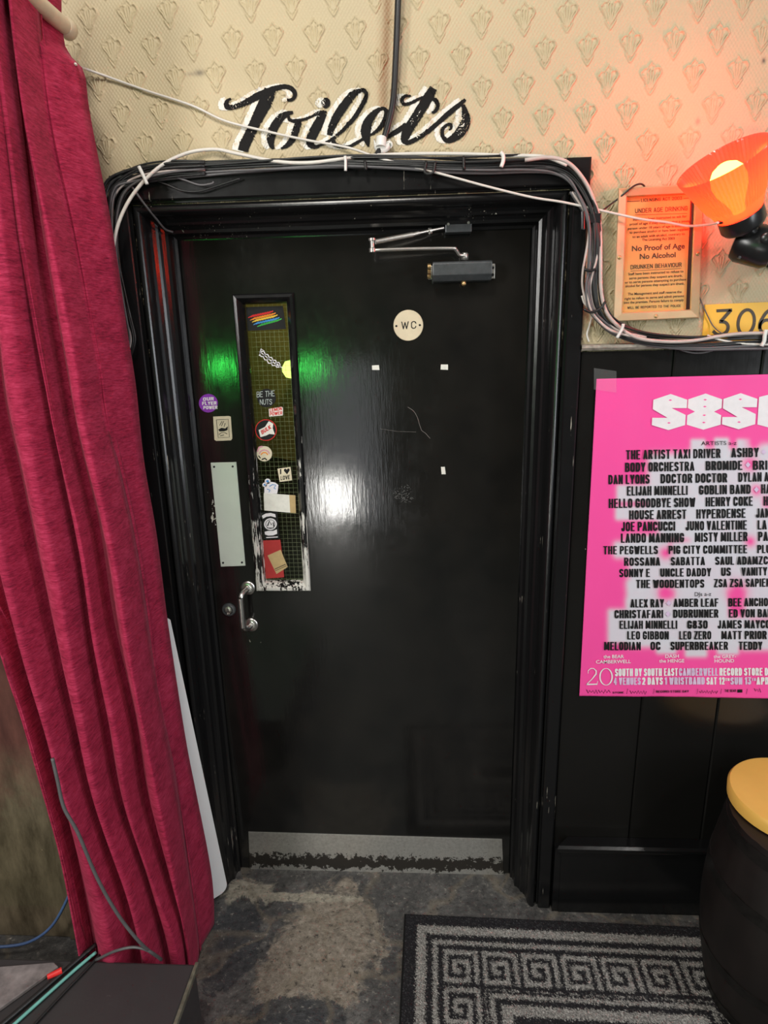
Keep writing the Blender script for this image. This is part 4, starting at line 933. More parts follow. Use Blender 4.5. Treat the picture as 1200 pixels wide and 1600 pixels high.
# ---- yellow number sign
sg = thing('number_sign', 'yellow sign reading 306 behind the cable bundle on the panelling rail', 'sign', at(1150, 536, YW-.006))
mb = MB(); mb.prism([at(1102, 476, YW-.006), at(1222, 471, YW-.006), at(1222, 534, YW-.006), at(1097, 536, YW-.006)], (0, .004, 0)); obj('plate', mb, M['sign_yellow'], sg)
mb = MB(); Y3 = YW-.0068
px_line(mb, [(1119.5, 485.7), (1144, 484.3)], 4.6, Y3); px_line(mb, [(1142, 484.5), (1126.5, 502)], 5.2, Y3); px_line(mb, smooth_path([(1124, 502.5), (1133, 503.5), (1137.5, 509), (1136, 517), (1129, 522.5), (1120, 522), (1114, 517)], 5), 5.2, Y3)
px_line(mb, [(1166+12.6*math.cos(a_)-.12*19*math.sin(a_), 503.5+19.5*math.sin(a_)) for a_ in np.linspace(0, 2*math.pi, 31)], 5.0, Y3)
px_line(mb, smooth_path([(1206, 482), (1196, 490), (1188, 504), (1187, 514)], 6), 5.0, Y3); px_line(mb, [(1199+11.6*math.cos(a_), 511+11*math.sin(a_)) for a_ in np.linspace(0, 2*math.pi, 25)], 5.0, Y3)
obj('digits', mb, M['brown_ink'], sg)

# ---- red lamp
rayc = ray(1150, 300); w_ = -rayc/np.linalg.norm(rayc); rt = np.cross(np.array([0, 0, 1.]), w_); rt /= np.linalg.norm(rt); up_ = np.cross(w_, rt)
YLp = -.215
cb = at(1157, 336, YLp); cm2 = at(1146, 259, YLp)
axis = np.array(cm2-cb); axis /= np.linalg.norm(axis)
axis = axis*.955 - rt*.16 + w_*.40; axis /= np.linalg.norm(axis)
lamp = thing('wall_lamp', 'lit red glass lamp on a black swivel holder beside the gold notice', 'lamp', at(1190, 395, YW))
hgt = .122
def flute(i, k): return .016*math.cos(k*math.pi) if i in (2, 3, 4) else 0
shm, nt, b = newmat('red_lamp_glass'); nt.nodes.remove(b)
t_ = N(nt, 'ShaderNodeBsdfTransparent'); t_.inputs[0].default_value = (1.0, .20, .14, 1); tl = N(nt, 'ShaderNodeBsdfTranslucent'); tl.inputs[0].default_value = (1, .22, .16, 1); df = N(nt, 'ShaderNodeBsdfDiffuse'); df.inputs[0].default_value = (.85, .15, .12, 1)
m1 = N(nt, 'ShaderNodeMixShader'); m1.inputs[0].default_value = .5; L(nt, tl.outputs[0], m1.inputs[1]); L(nt, df.outputs[0], m1.inputs[2])
m2 = N(nt, 'ShaderNodeMixShader'); m2.inputs[0].default_value = .86; L(nt, t_.outputs[0], m2.inputs[1]); L(nt, m1.outputs[0], m2.inputs[2])
gl_ = N(nt, 'ShaderNodeBsdfGlossy'); gl_.inputs['Roughness'].default_value = .15; m3 = N(nt, 'ShaderNodeMixShader'); m3.inputs[0].default_value = .04; L(nt, m2.outputs[0], m3.inputs[1]); L(nt, gl_.outputs[0], m3.inputs[2]); L(nt, m3.outputs[0], nt.nodes['Material Output'].inputs[0])
mb = MB(); mb.lathe([(.042, 0), (.054, .028), (.058, .036), (.072, .075), (.086, hgt-.004), (.088, hgt)], tuple(cb), axis, 128, cap=False, wob=flute)
obj('shade', mb, shm, lamp, False, label='translucent red fluted shade')
bm_, nt, b = newmat('glowing_bulb'); nt.nodes.remove(b); e = N(nt, 'ShaderNodeEmission'); e.inputs[0].default_value = (1, .055, .006, 1); e.inputs[1].default_value = 110.0; L(nt, e.outputs[0], nt.nodes['Material Output'].inputs[0])
mb = MB(); mb.lathe([(.012, .005), (.014, .022), (.022, .04), (.031, .058), (.0345, .076), (.032, .094), (.024, .106), (.012, .113), (.001, .115)], tuple(cb), axis, 28)
obj('bulb', mb, bm_, lamp, True, label='glowing yellow bulb')
mb = MB(); mb.lathe([(.026, -.030), (.040, -.028), (.045, -.020), (.045, .004), (.041, .008)], tuple(cb), axis, 32); obj('lamp_holder', mb, M['black_plastic'], lamp, 'angle')
jb = at(1185, 384, -.19); mb = MB()
mb.lathe([(.012, -.05), (.036, -.047), (.043, -.035), (.043, .02), (.037, .032), (.02, .036)], tuple(jb), tuple(rt*.8-axis*.35+w_*.2), 28)
mb.tube(smooth_path([np.array(cb)-axis*.026, (np.array(cb)-axis*.05+jb)/2, jb], 5), .021, 14)
mb.lathe([(.008, -.012), (.011, -.010), (.011, .012), (.008, .014)], tuple(at(1197, 372, -.245)), tuple(w_), 16)
obj('swivel_joint', mb, M['black_plastic'], lamp, 'angle')
mb = MB(); mb.tube(smooth_path([jb, at(1215, 390, -.15), at(1222, 392, YW+.002)], 6), .018, 14); mb.lathe([(.045, 0), (.045, .008), (.036, .012)], tuple(at(1222, 392, YW)), (0, -1, 0), 28); obj('wall_bracket', mb, M['black_plastic'], lamp, 'angle')
for q in ([at(1130, 347, -.235), at(1121, 348, -.23)], [at(1160, 394, -.2), at(1154, 404, -.2)]):
    mb = MB(); mb.tube(q, .004, 8); obj('clip_tab', mb, M['black_plastic'], lamp)

# ---- cables
def cable(name, label, P, r, m, group=None, n=8):
    mb = MB(); mb.tube(smooth_path([at(*p) for p in P], n), r, 8)
    return tag(obj(name, mb, m, None, True), label, 'cable', group)
cable('power_cable', 'thick black cable dropping from the ceiling through the painted lettering', [(624, -60, -.125), (622, 0, -.125), (619, 78, -.122), (615, 150, -.118), (609, 185, -.115), (598, 222, -.115), (588, 243, -.128), (570, 256, -.137)], .0070, M['cable_black'])
WC_ = [(118, 100, -.30), (124, 104, -.15), (160, 117, -.112), (230, 142, -.108), (300, 165, -.108), (352, 189, -.108), (420, 206, -.108), (480, 219, -.109), (545, 231, -.112), (600, 249, -.142), (690, 272, -.140), (760, 291, -.142), (830, 308, -.140), (880, 316, -.142), (940, 329, -.140), (1000, 342, -.145), (1040, 347, -.145), (1075, 353, -.15), (1105, 351, -.20), (1122, 348, -.245)]
cable('flex_cable', 'thin white cable sagging from the curtain across the lettering to the lamp', WC_, .0027, M['cable_white'])
cable('arched_cable', 'white cable arching over the left corner of the door frame', [(178, 470, -.20), (175, 420, -.19), (182, 360, -.18), (205, 308, -.17), (245, 264, -.155), (290, 240, -.125), (335, 233.5, -.112), (370, 240, -.12), (430, 252, -.145), (480, 254.5, -.148), (530, 249, -.145), (570, 244, -.135), (640, 240.5, -.125), (720, 240.5, -.125), (790, 243, -.135), (850, 245, -.145), (886, 258, -.150)], .0039, M['cable_white'])
cable('trunk_cable', 'thick white cable running down the right edge of the door frame and along the rail', [(820, 250, -.146), (860, 246, -.150), (890, 256, -.152), (915, 285, -.15), (930, 320, -.145), (937, 350, -.142), (938.5, 400, -.14), (939, 450, -.14), (946, 484, -.14), (962, 506, -.14), (985, 523, -.14), (1010, 531, -.145), (1050, 534, -.148), (1085, 532, -.148), (1120, 526, -.148), (1155, 521.5, -.148), (1200, 520.5, -.148), (1240, 521, -.148)], .0042, M['cable_pink'])
cable('side_cable', 'thin white cable passing below the thick white one on the rail', [(1105, 524, -.140), (1125, 531, -.146), (1150, 535.5, -.146), (1180, 538, -.146), (1240, 539, -.146)], .0026, M['cable_white'])
cable('loose_cable', 'short white cable hanging loose above the left end of the right rail', [(909, 462, -.132), (913, 474, -.130), (920, 482, -.125), (924.5, 494, -.112), (921, 508, -.110), (917, 522, -.112), (920, 534, -.112)], .0021, M['cable_white'])
cable('black_lead', 'thin black lead looping up over the top left corner of the gold notice', [(940, 330, -.135), (960, 315, -.12), (975, 303, -.128), (990, 291, -.129), (1000, 287.5, -.127), (1006, 290, -.118), (1008, 296, -.11)], .0020, M['cable_black'])
cable('sign_lead', 'thin dark lead running down across the yellow number sign', [(1092, 462, -.106), (1098, 477, -.112), (1106, 494, -.112), (1114, 509, -.113), (1125, 519, -.130), (1138, 524, -.138)], .0014, M['cable_grey'])
cable('corner_lead', 'pale lead running down into the left inner corner of the door frame', [(205, 290, -.15), (225, 318, -.135), (245, 343, -.10), (258, 358, -.07), (270, 362.5, -.055)], .0026, M['cable_grey'])
cable('drooping_lead', 'dark lead drooping below the bundle at the left of the frame head', [(242, 281, -.136), (262, 289, -.138), (285, 298, -.138), (310, 299, -.138), (335, 292, -.137), (375, 279, -.136)], .0022, M['cable_black'])
cable('cut_lead', 'short grey lead ending loose under the bundle at the left of the frame head', [(270, 275, -.140), (290, 282, -.142), (312, 289, -.142), (330, 287, -.142), (334, 284, -.141)], .0022, M['cable_grey'])
cable('rail_loop', 'dark lead sagging below the cable bundle onto the right panelling', [(1030, 531, -.140), (1050, 541, -.134), (1075, 550, -.134), (1095, 551.5, -.134), (1113, 548, -.134)], .0021, M['cable_grey'])

TOPB = [(172, 420), (166, 340), (172, 292), (200, 276), (245, 267), (300, 263), (360, 260), (430, 257), (500, 255), (560, 255), (640, 257), (700, 259), (760, 258), (820, 255), (865, 258), (895, 274), (915, 305), (926, 335), (930, 370), (929, 410), (928, 450), (934, 483), (952, 508), (985, 524), (1030, 533), (1090, 536), (1150, 533), (1210, 531), (1240, 531)]
YTB = [-.16, -.15, -.145, -.14, -.138, -.136, -.136, -.136, -.136, -.136, -.136, -.136, -.136, -.136, -.137, -.137, -.137, -.138, -.136, -.130, -.128, -.126, -.126, -.128, -.136, -.138, -.138, -.138, -.138]
LABB = 'black cable in the bundle running over the door frame and down to the right rail'
cols = ['cable_black']*9+['cable_grey']*3
for i in range(12):
    ph = [random.uniform(0, 6.3) for _ in range(3)]; base_o = (i-5.5)*1.75; P = []
    for k, ((x, y), Y) in enumerate(zip(TOPB, YTB)):
        t0 = np.array(TOPB[min(k+1, len(TOPB)-1)])-np.array(TOPB[max(k-1, 0)]); t0 = t0/np.linalg.norm(t0); nn = np.array([-t0[1], t0[0]])
        o_ = base_o*(1+.25*math.sin(k*.8+ph[0]))+2.6*math.sin(k*.55+ph[1])
        P.append((x+nn[0]*o_, y+nn[1]*o_, Y-.004-.0055*math.sin(k*.7+ph[2])))
    isg = cols[i] == 'cable_grey'
    cable('bundle_cable', LABB if not isg else 'grey cable in the bundle running over the door frame and down to the right rail', P, random.choice([.0024, .0028, .0033]), M[cols[i]], 'black cables of the frame bundle' if not isg else 'grey cables of the frame bundle', 5)
LEFTB = [(320, 262), (262, 264), (215, 274), (185, 296), (172, 335), (172, 380), (178, 420), (188, 460), (198, 500), (203, 530), (196, 552), (186, 562)]
for i in range(9):
    ph = [random.uniform(0, 6.3) for _ in range(3)]; base_o = (i-4)*3.0; P = []
    for k, (x, y) in enumerate(LEFTB):
        t0 = np.array(LEFTB[min(k+1, len(LEFTB)-1)])-np.array(LEFTB[max(k-1, 0)]); t0 = t0/np.linalg.norm(t0); nn = np.array([-t0[1], t0[0]])
        wd = .55+.75*math.sin(math.pi*min(1, k/8))
        o_ = base_o*wd+3.5*math.sin(k*.6+ph[0]); P.append((x+nn[0]*o_, y+nn[1]*o_, -.140-.007*math.sin(k*.8+ph[1])-.004*(i % 3)))
    c = ['cable_black', 'cable_black', 'cable_grey', 'cable_black', 'cable_pink', 'cable_black', 'cable_grey', 'cable_black', 'cable_black'][i]
    cable('bundle_cable', {'cable_black': 'black cable in the loops hanging down left of the door frame', 'cable_grey': 'grey cable in the loops hanging down left of the door frame', 'cable_pink': 'dirty cream cable among black loops left of the door frame'}[c],
          P, random.choice([.0022, .0026, .003]), M[c], {'cable_black': 'black cables left of the frame', 'cable_grey': 'grey cables left of the frame', 'cable_pink': None}[c], 5)
RB = [(896, 300), (910, 320), (925, 345), (926, 375), (923, 405), (920, 425), (918, 450), (924, 480), (938, 500), (960, 517), (1000, 527)]
for i in range(5):
    ph = [random.uniform(0, 6.3) for _ in range(3)]; P = []
    for k, (x, y) in enumerate(RB):
        o_ = (i-2)*3.4+3.0*math.sin(k*.9+ph[0]); P.append((x+o_, y, -.136-.005*math.sin(k+ph[1])))
    cable('bundle_cable', 'dirty cream cable in the bundle beside the right edge of the door frame' if i % 2 == 0 else 'dark grey cable in the bundle beside the right edge of the door frame', P, .0026, M['cable_pink' if i % 2 == 0 else 'cable_grey'], 'cream cables right of the frame' if i % 2 == 0 else 'grey cables right of the frame', 5)
def tie(name, label, P, r, m, Y, group):
    mb = MB(); mb.tube(smooth_path([at(x, y, Y) for x, y in P], 4), r, 6); return tag(obj(name, mb, m, None, True), label, 'cable tie', group)
tie('cable_tie', 'white cable tie around the bundle at the upper left corner of the door frame', [(217, 260), (221, 268), (226, 279), (230, 288)], .0042, M['tie_white'], -.172, 'white cable ties')
tie('cable_tie', 'white cable tie on the bundle just left of the white pipe clip', [(539, 244), (540, 252), (540, 260), (540, 267)], .0034, M['tie_white'], -.153, 'white cable ties')
tie('cable_tie', 'white cable tie on the frame bundle right of the lettering', [(782, 238), (786, 243), (786, 252), (783, 261)], .0045, M['tie_white'], -.152, 'white cable ties')
tie('cable_tie', 'white cable tie on the bundle below the gold notice', [(974, 506), (972, 514), (968, 521), (964, 528)], .0036, M['tie_white'], -.152, 'white cable ties')
tie('cable_tie', 'white cable tie on the bundle in front of the yellow number sign', [(1197, 515), (1195, 524), (1194, 533), (1190, 541)], .0044, M['tie_white'], -.156, 'white cable ties')
for (P, lab) in [([(570, 251), (572, 266)], 'left of three black cable ties along the frame head'), ([(666, 252), (664, 270), (676, 270), (680, 253)], 'broad black tape wrap, middle of the bundle on the frame head'), ([(724, 244), (725, 266)], 'thin black cable tie on the frame head left of the white tie'),
                 ([(913, 421), (922, 423), (930, 421)], 'black cable tie beside the left edge of the gold notice'), ([(912, 483), (924, 488), (938, 482), (946, 471)], 'black cable tie at the bend below the left of the gold notice')]:
    tie('cable_tie', lab, P, .0032, M['tie_black'], -.150, 'black cable ties')
mb = MB(); c = at(927, 341, -.145); mb.box(c-np.array([.014, .004, .011]), c+np.array([.017, .012, .010])); mb.tube([c+np.array([-.024, .0, .016]), c+np.array([-.022, .0, -.024])], .006, 8); tag(obj('cable_clamp', mb, M['black_plastic'], bevel=.003), 'black clamp gathering the cables at the right edge of the frame', 'clamp')
clip = thing('pipe_clip', 'white plastic clip holding the thick black cable over the door', 'clip', at(597, 236, YW-.003)); mb = MB()
ring_ = [at(597+13*math.cos(a_)*1.0, 224+8.5*math.sin(a_), -.118-.010*math.sin(math.pi*i/10)) for i, a_ in enumerate(np.linspace(math.pi*1.02, -.05, 11))]
V = []; 
for p in ring_: V += [p+np.array([0, 0, .008]), p-np.array([0, 0, .008])]
mb.add(V, [(2*i, 2*i+1, 2*i+3, 2*i+2) for i in range(10)]); c = at(597, 222, YW)
sd = obj('saddle', mb, M['tie_white'], clip, True); s_ = sd.modifiers.new('s', 'SOLIDIFY'); s_.thickness = .003
mb = MB(); mb.tube([at(596, 215, -.122), at(595, 230, -.126)], .0115, 16); mb.tube([at(608, 226, -.106), at(608, 226, -.120)], .008, 14); obj('body', mb, M['tie_white'], clip, 'angle')
mb = MB(); mb.tube([at(609, 226, -.119), at(609, 226, -.1225)], .0032, 10); obj('nail', mb, M['steel'], clip)

# ---- curtain and its pole
pe = at(104, 44, -.205)
mb = MB(); mb.tube([pe, pe+np.array([0, -1.6, 0])], .016, 18); mb.lathe([(.0175, 0), (.0195, .004), (.0195, .022), (.015, .028)], tuple(pe+np.array([0, -.012, 0])), (0, 1, 0), 20)
tag(obj('curtain_pole', mb, M['pole'], None, 'angle'), 'cream curtain pole ending just short of the wallpaper wall', 'curtain pole')
YC = -.335
E_ = [(84, -60), (82, -10), (84, 30), (92, 70), (119, 101), (128, 160), (146, 255), (161, 330), (176, 424), (187, 506), (202, 600), (217, 721), (240, 841), (259, 972), (287, 1160), (304, 1250), (326, 1360), (333, 1417), (334, 1470), (335, 1540)]
VB = [(62, -60), (64, 0), (68, 56), (90, 225), (124, 375), (161, 562), (169, 635), (195, 747), (221, 879), (244, 1047), (257, 1120), (280, 1233), (300, 1367), (312, 1460), (316, 1540)]
VA = [(28, -60), (30, 0), (38, 112), (56, 262), (75, 412), (101, 562), (125, 690), (157, 822), (180, 972), (213, 1110), (230, 1233), (267, 1350), (297, 1433), (306, 1540)]
VC = [(6, -60), (12, 0), (22, 94), (40, 235), (56, 375), (81, 562), (105, 720), (135, 880), (148, 980), (166, 1100), (187, 1217), (227, 1333), (250, 1417), (267, 1497), (272, 1540)]
VD = [(-40, -60), (-32, 0), (-22, 200), (-10, 400), (2, 600), (34, 747), (60, 870), (92, 1010), (118, 1110), (140, 1200), (173, 1300), (200, 1383), (217, 1473), (224, 1540)]
VL = [(-120, -60), (-110, 0), (-95, 200), (-75, 450), (-50, 650), (-20, 800), (8, 920), (38, 1030), (60, 1100), (87, 1200), (113, 1300), (133, 1400), (150, 1497), (153, 1540)]
LINES = []
zgrid = np.linspace(.012, 2.42, 120)
YLN = [-.46, -.42, -.38, -.34, -.30, -.25]
for ln, yl in zip((VL, VD, VC, VA, VB, E_), YLN):
    w3 = np.array([at(x, y, yl) for x, y in smooth_path(ln, 6)]); o_ = np.argsort(w3[:, 2]); LINES.append(np.interp(zgrid, w3[o_, 2], w3[o_, 0]))
VX = np.array(LINES)                       # x of each fold line at each height
sm_z = np.clip((zgrid-1.05)/.35, 0, 1); sm_z = sm_z*sm_z*(3-2*sm_z)
VX[5] -= .008*np.clip((1.6-zgrid)/.6, 0, 1)
VX = np.vstack([VX[0]-.002-.16*sm_z, VX[0]-.001-.08*sm_z, VX])
YLN = [-.52, -.49]+YLN
nl = len(VX); SUB = 24; V = []; cols_ = []
us = np.linspace(0, nl-1, (nl-1)*SUB+1)
for j, z in enumerate(zgrid):
    top = np.clip((z-2.15)/.2, 0, 1)
    for u in us:
        i = min(int(u), nl-2); t = u-i
        tx = t
        x = VX[i, j]*(1-tx)+VX[i+1, j]*tx
        amp = [.08, .08, .10, .105, .105, .115, .06][i]
        d = amp*((math.sin(math.pi/2*t/.74)**1.1) if t < .74 else math.cos(math.pi/2*(t-.74)/.26)**.7)
        if i < 2: d *= .02+.98*sm_z[j]
        y = YLN[i]*(1-t)+YLN[i+1]*t - d*.90 + (.03*max(0, (t-.6)/.4)**1.5 if i == nl-2 else 0)
        x += d*(.12 if i < nl-2 else -.25)
        y += .005*math.sin(9*u+3*z)*math.sin(2.3*z+u) + .004*math.sin(23*u+1.7*z)*top
        V.append((x, y, z+(.0 if j else .004*math.sin(7*u))))
nu = len(us)
mb = MB(); mb.v = V; mb.f = [(j*nu+i, j*nu+i+1, (j+1)*nu+i+1, (j+1)*nu+i) for j in range(len(zgrid)-1) for i in range(nu-1)]
cmx, nt, b = newmat('crimson_velvet')
f = noise(nt, wpos(nt, (45, 45, 300)), 1, 6, .75); g = noise(nt, wpos(nt, (14, 14, 30)), 1, 4)
ff = math_n(nt, 'ADD', math_n(nt, 'MULTIPLY', f, .75), math_n(nt, 'MULTIPLY', g, .3))
L(nt, ramp(nt, ff, [(.36, (.13, .006, .022)), (.52, (.34, .018, .058)), (.68, (.50, .045, .11))]), b.inputs['Base Color'])
b.inputs['Roughness'].default_value = .85; b.inputs['Specular IOR Level'].default_value = .15; b.inputs['Sheen Weight'].default_value = .25; b.inputs['Sheen Tint'].default_value = (.9, .25, .35, 1); b.inputs['Sheen Roughness'].default_value = .4
bump(nt, b, f, .35, .002)
cur = tag(obj('velvet_curtain', mb, cmx, None, True), 'crimson velvet curtain hanging in deep folds left of the door', 'curtain'); s_ = cur.modifiers.new('s', 'SOLIDIFY'); s_.thickness = .004; s_.offset = 1

# ---- white board tucked behind the curtain
p0 = atz(355, 1388, .012); p1 = atz(336, 1400, .012); dr = (p1-p0)/np.linalg.norm(p1-p0)
tp = at(246, 880, -.175); upv = (tp-p0)/np.linalg.norm(tp-p0)
wdt = .24; hgt_ = 1.0; P = []
def wp(u, v): return p0+dr*u+upv*v
rc = .028
P = [wp(rc*(1-math.cos(a_)), rc*(1-math.sin(a_))) for a_ in np.linspace(math.pi/2, 0, 7)] + [wp(0, hgt_-rc), wp(rc, hgt_), wp(wdt, hgt_), wp(wdt, 0)]
nrm = np.cross(dr, upv); nrm /= np.linalg.norm(nrm); nrm = nrm if nrm[1] > 0 else -nrm
mb = MB(); mb.prism(P, tuple(-nrm*.008)); tag(obj('white_board', mb, M['white_panel'], bevel=.002), 'white board with rounded corner standing behind the curtain', 'board')

# ---- brown cabinet behind the curtain
bw_, nt, b = newmat('stained_brown_wood')
sep = N(nt, 'ShaderNodeSeparateXYZ'); L(nt, wpos(nt), sep.inputs[0]); f = noise(nt, wpos(nt, (18, 18, 5)), 1, 6, .7); g = noise(nt, wpos(nt), 9, 5, .7)
h_ = math_n(nt, 'ADD', sep.outputs[2], math_n(nt, 'MULTIPLY', math_n(nt, 'SUBTRACT', g, .5), .5))
c = mixc(nt, ramp(nt, h_, [(.42, 0), (.66, 1)]), ramp(nt, f, [(.3, (.045, .034, .019)), (.7, (.19, .15, .095))]), ramp(nt, f, [(.3, (.07, .024, .02)), (.7, (.17, .065, .05))]))
L(nt, mixc(nt, ramp(nt, noise(nt, wpos(nt, (50, 50, 30)), 1, 5, .7), [(.70, 0), (.74, .8)]), c, (.42, .33, .2)), b.inputs['Base Color']); b.inputs['Roughness'].default_value = .4; bump(nt, b, f, .3, .003)
cabx = at(108, 1330, -.275)[0]
cab = thing('wooden_cabinet', 'stained brown wooden cabinet side left of the curtain', 'cabinet', (-1.5, -.19, 0))
mb = MB(); mb.box((-2.0, -.270, 0), (cabx-.03, YW-.002, 1.30)); obj('carcass', mb, bw_, cab, bevel=.004)
mb = MB(); mb.box((cabx-.045, -.280, 0), (cabx, -.255, 1.30)); obj('corner_post', mb, bw_, cab, bevel=.006)
# ---- panelling and rail left of the door
mb = MB(); xa = XL-.112
for k in range(8):
    a, b2 = xa-.15*(k+1), xa-.15*k; ch = .0035
    Vv = [(a+.001, YB+.01, 0), (a+.001, YB+ch, 0), (a+ch, YB, 0), (b2-ch, YB, 0), (b2-.001, YB+ch, 0), (b2-.001, YB+.01, 0)]
    n = 6; mb.add(Vv+[(x, y, 1.655) for x, y, z in Vv], [(i, i+1, n+i+1, n+i) for i in range(5)])
struct(obj('trim_4', mb, bpy.data.materials['black_board_paint']), 'black panelling left of the door')
mb = MB(); mb.box((-2.0, -.126, zd-.012), (xa, YW, zd)); struct(obj('trim_5', mb, bpy.data.materials['dusty_cap_rail']), 'dusty cap rail left of the door')

# ---- low black platform with cables in the bottom left
bt = .22; bc = atz(303, 1513, bt); bx1 = bc[0]; by1 = bc[1]+.012
pmx = chipped('scuffed_black_platform', base=(.040, .036, .038), amount=.22, rough=.4, chip=(.13, .12, .11), vscale=(16, 16, 16))
mb = MB(); mb.box((-2.2, -1.45, 0), (bx1, by1, bt)); plat = thing('stage_platform', 'low scuffed black platform in the bottom left corner', 'platform', (-1.2, -.9, 0)); obj('box', mb, pmx, plat, bevel=.006)
mb = MB(); mb.box((bx1-.002, -1.45, bt-.012), (bx1+.007, by1+.004, bt+.002)); obj('edge_strip', mb, plain('worn_edge', (.13, .12, .09), .5, 0, .5, 40, .2), plat, bevel=.002)
dm = plain('dusty_grey_board', (.20, .17, .17), .7, 0, .5, 22, .3)
Pz = [atz(x, y, bt+.001) for x, y in [(-60, 1520), (85, 1508), (92, 1515), (-40, 1610), (-80, 1610)]]
mb = MB(); mb.prism(Pz, (0, 0, .010)); tag(obj('dusty_board', mb, dm, bevel=.002), 'dusty grey board lying on the black platform left of the cables', 'board')
def fcable(name, label, P, r, m): 
    mb = MB(); mb.tube(smooth_path([atz(x, y, z) for x, y, z in P], 8), r, 8); return tag(obj(name, mb, m, None, True), label, 'cable')
fcable('floor_cable', 'thick black cable lying diagonally across the platform', [(150, 1476, bt+.008), (128, 1494, bt+.008), (80, 1535, bt+.008), (30, 1578, bt+.008), (-30, 1628, bt+.008)], .0058, M['cable_black'])
fcable('floor_cable', 'teal cable lying beside the black one on the platform', [(150, 1488, bt+.006), (120, 1513, bt+.006), (75, 1553, bt+.006), (25, 1598, bt+.006), (-10, 1630, bt+.006)], .0040, M['teal'])
fcable('floor_cable', 'second thin black cable right of the teal one on the platform', [(156, 1492, bt+.005), (130, 1520, bt+.005), (95, 1556, bt+.005), (50, 1605, bt+.005), (30, 1630, bt+.005)], .0032, M['cable_black'])
mb = MB(); mb.tube(smooth_path([at(-40, 1478, -.36), at(0, 1479.5, -.35), (at(45, 1472, -.34)), at(80, 1448, -.335), at(105, 1405, -.33), at(120, 1362, -.33), at(127, 1340, -.325)], 8), .0042, 8); tag(obj('hanging_cable', mb, M['blue'], None, True), 'blue cable curving up in front of the brown cabinet', 'cable')
mb = MB(); mb.tube(smooth_path([at(82, 1185, -.565), at(90, 1220, -.57), at(100, 1262, -.575), at(122, 1302, -.575), at(152, 1372, -.57), at(185, 1430, -.565), at(222, 1476, -.555), atz(252, 1499, .228)], 8), .0038, 8); tag(obj('hanging_cable', mb, M['cable_grey'], None, True), 'grey cable trailing down the front of the crimson curtain', 'cable')
mb = MB(); mb.tube(smooth_path([atz(252, 1500, bt+.006), at(235, 1487, -.545), at(210, 1480, -.545), at(180, 1486, -.545), atz(150, 1500, bt+.006)], 8), .0034, 8); tag(obj('hanging_cable', mb, M['cable_grey'], None, True), 'grey cable arching along the back edge of the platform', 'cable')
c = atz(85, 1522, bt+.018); mb = MB(); mb.tube([c-np.array([.013, .008, 0]), c+np.array([.013, .010, 0])], [.006, .0075], 14); tag(obj('plug_cap', mb, M['red_plastic'], None, 'angle'), 'small red plastic cap lying on the dusty board', 'cap')

# ---- door mat
mt_o = np.array(atz(632, 1429, 0)); rot = math.radians(-1.2)
def mat_pattern(a, d):
    """a, d: distance in metres from the left and back edges -> 0 dark, 1 pale"""
    W, D = 1.05, .66
    e = np.minimum(np.minimum(a, W-a), np.minimum(d, D-d)); p = np.zeros_like(a)
    p[(e > .040) & (e < .067)] = 1; p[(e > .086) & (e < .099)] = 1
    p[(e > .236) & (e < .248)] = 1; p[(e > .264) & (e < .292)] = 1
    key = ["1111111.", "1.....1.", "1.111.1.", "1.1.1.1.", "1.1...1.", "1.1111..", "1.......", "1111111.", "........"]
    K = np.array([[1 if ch == '1' else 0 for ch in r] for r in ["11111111.", "1......1.", "1.1111.1.", "1.1..1.1.", "1.11.1.1.", "1....1.1.", "111111.1.", "........."]])
    ring_ = (e > .114) & (e < .228); cs = .109
    ka = np.clip(((a-.116) % cs)/cs*9, 0, 8.99).astype(int); kd = np.clip(((d-.116) % cs)/cs*8, 0, 7.99).astype(int)
    p[ring_] = np.maximum(p, K[kd, ka])[ring_]
    return p
st = .0022; na, nd = int(1.05/st), int(.66/st)
A, Dd = np.meshgrid(np.linspace(0, 1.05, na), np.linspace(0, .66, nd))
jit = .0028; p = mat_pattern(np.clip(A+rng.normal(0, jit, A.shape), 0, 1.05), np.clip(Dd+rng.normal(0, jit, A.shape), 0, .66))
p = p*rng.uniform(.25, 1.0, A.shape)
dark = np.array([.020, .019, .022]); pale = np.array([.42, .40, .375])
Cc = dark+(pale-dark)*p[..., None]; Cc *= rng.uniform(.6, 1.4, A.shape)[..., None]; Cc += (rng.uniform(0, 1, A.shape) > .93)[..., None]*.05
edge = np.minimum(np.minimum(A, 1.05-A), np.minimum(Dd, .66-Dd)); Cc[edge < .006] = (.012, .012, .013)
Hh = .006+rng.uniform(0, .0022, A.shape)+.0008*p; Hh[edge < .004] = .002
X = mt_o[0]+A*math.cos(rot)+Dd*math.sin(rot); Yy = mt_o[1]-Dd*math.cos(rot)+A*math.sin(rot)
q = np.arange(na*nd).reshape(nd, na)
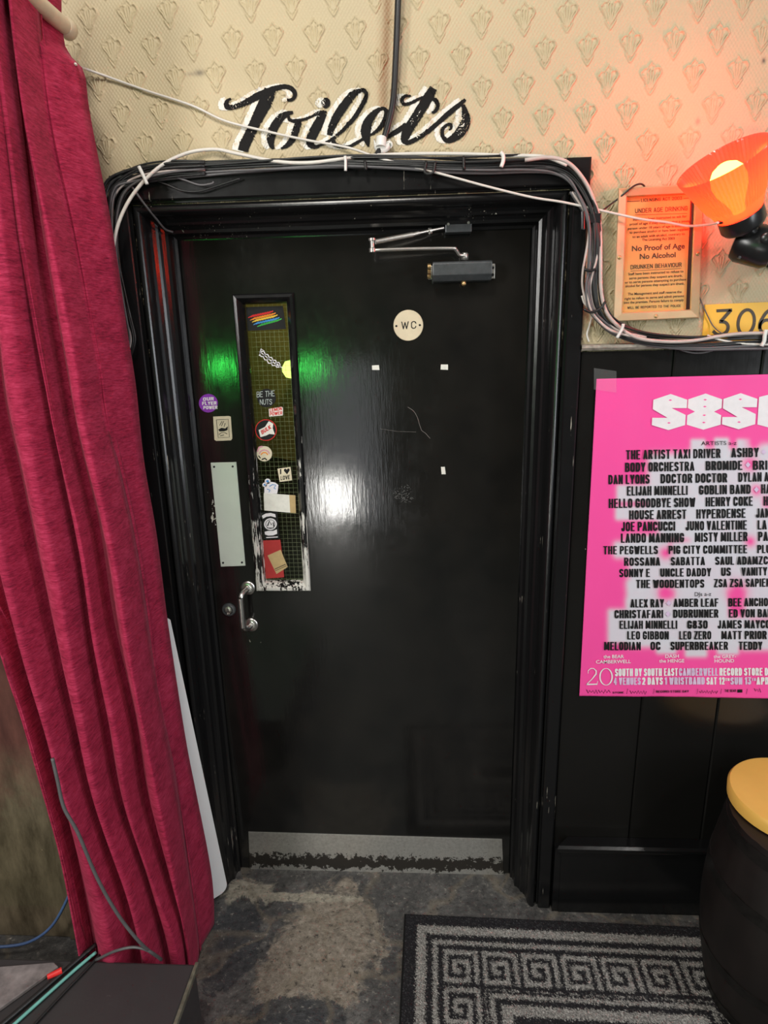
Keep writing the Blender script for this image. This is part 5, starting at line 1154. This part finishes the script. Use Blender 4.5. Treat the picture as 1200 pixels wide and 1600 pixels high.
mb = MB(); mb.v = np.stack([X, Yy, Hh], -1).reshape(-1, 3).tolist(); mb.f = np.stack([q[:-1, :-1], q[1:, :-1], q[1:, 1:], q[:-1, 1:]], -1).reshape(-1, 4).tolist()
tag(obj('door_mat', mb, attr_mat('mat_pile', .95, 0, 200, .1), None, False, colors=Cc.reshape(-1, 3)), 'charcoal door mat with pale Greek key border on the slate floor', 'door mat')

# ---- barrel stool with a yellow top
bcx, bcy = .935, -.385
brl = thing('barrel_stool', 'dark barrel with a thick yellow round top at the right edge', 'stool', (bcx, bcy, 0)); hb = .555
pr = []
for i in range(25):
    t = i/24; r = .180+.036*math.sin(math.pi*t); pr.append((r, hb*t))
mb = MB(); mb.lathe(pr, (bcx, bcy, 0), n=80, wob=lambda i, k: -.010 if k % 5 == 0 else 0); obj('staves', mb, M['barrel'], brl, 'angle')
for za, zb_ in ((.015, .045), (.15, .18), (.375, .405), (.51, .54)):
    def rr(z): return .1815+.036*math.sin(math.pi*z/hb)
    mb = MB(); mb.lathe([(rr(za)-.004, za), (rr(za), za), (rr(zb_), zb_), (rr(zb_)-.004, zb_)], (bcx, bcy, 0), n=80, cap=False); obj('hoop', mb, M['hoop'], brl, 'angle')
ty = .592; e1 = atz(1139, 1206, ty); e2 = atz(1200, 1284, ty); e3 = atz(1200, 1182, ty)
A_ = np.array([[2*(e2[0]-e1[0]), 2*(e2[1]-e1[1])], [2*(e3[0]-e1[0]), 2*(e3[1]-e1[1])]]); B_ = np.array([e2[:2]@e2[:2]-e1[:2]@e1[:2], e3[:2]@e3[:2]-e1[:2]@e1[:2]]); cc = np.linalg.solve(A_, B_); rs = np.linalg.norm(cc-e1[:2])
print('TOP', cc, rs)
mb = MB(); mb.lathe([(rs-.012, hb+.001), (rs, hb+.004), (rs+.001, ty-.008), (rs-.004, ty-.001), (rs-.012, ty), (.001, ty)], (cc[0], cc[1], 0), n=64)
tpm, nt, b = newmat('yellow_stool_top'); sep = N(nt, 'ShaderNodeNewGeometry'); sz = N(nt, 'ShaderNodeSeparateXYZ'); L(nt, sep.outputs['True Normal'], sz.inputs[0])
obj('stool_top', mb, M['yellow_top'], brl, 'angle', label='thick yellow painted round top')
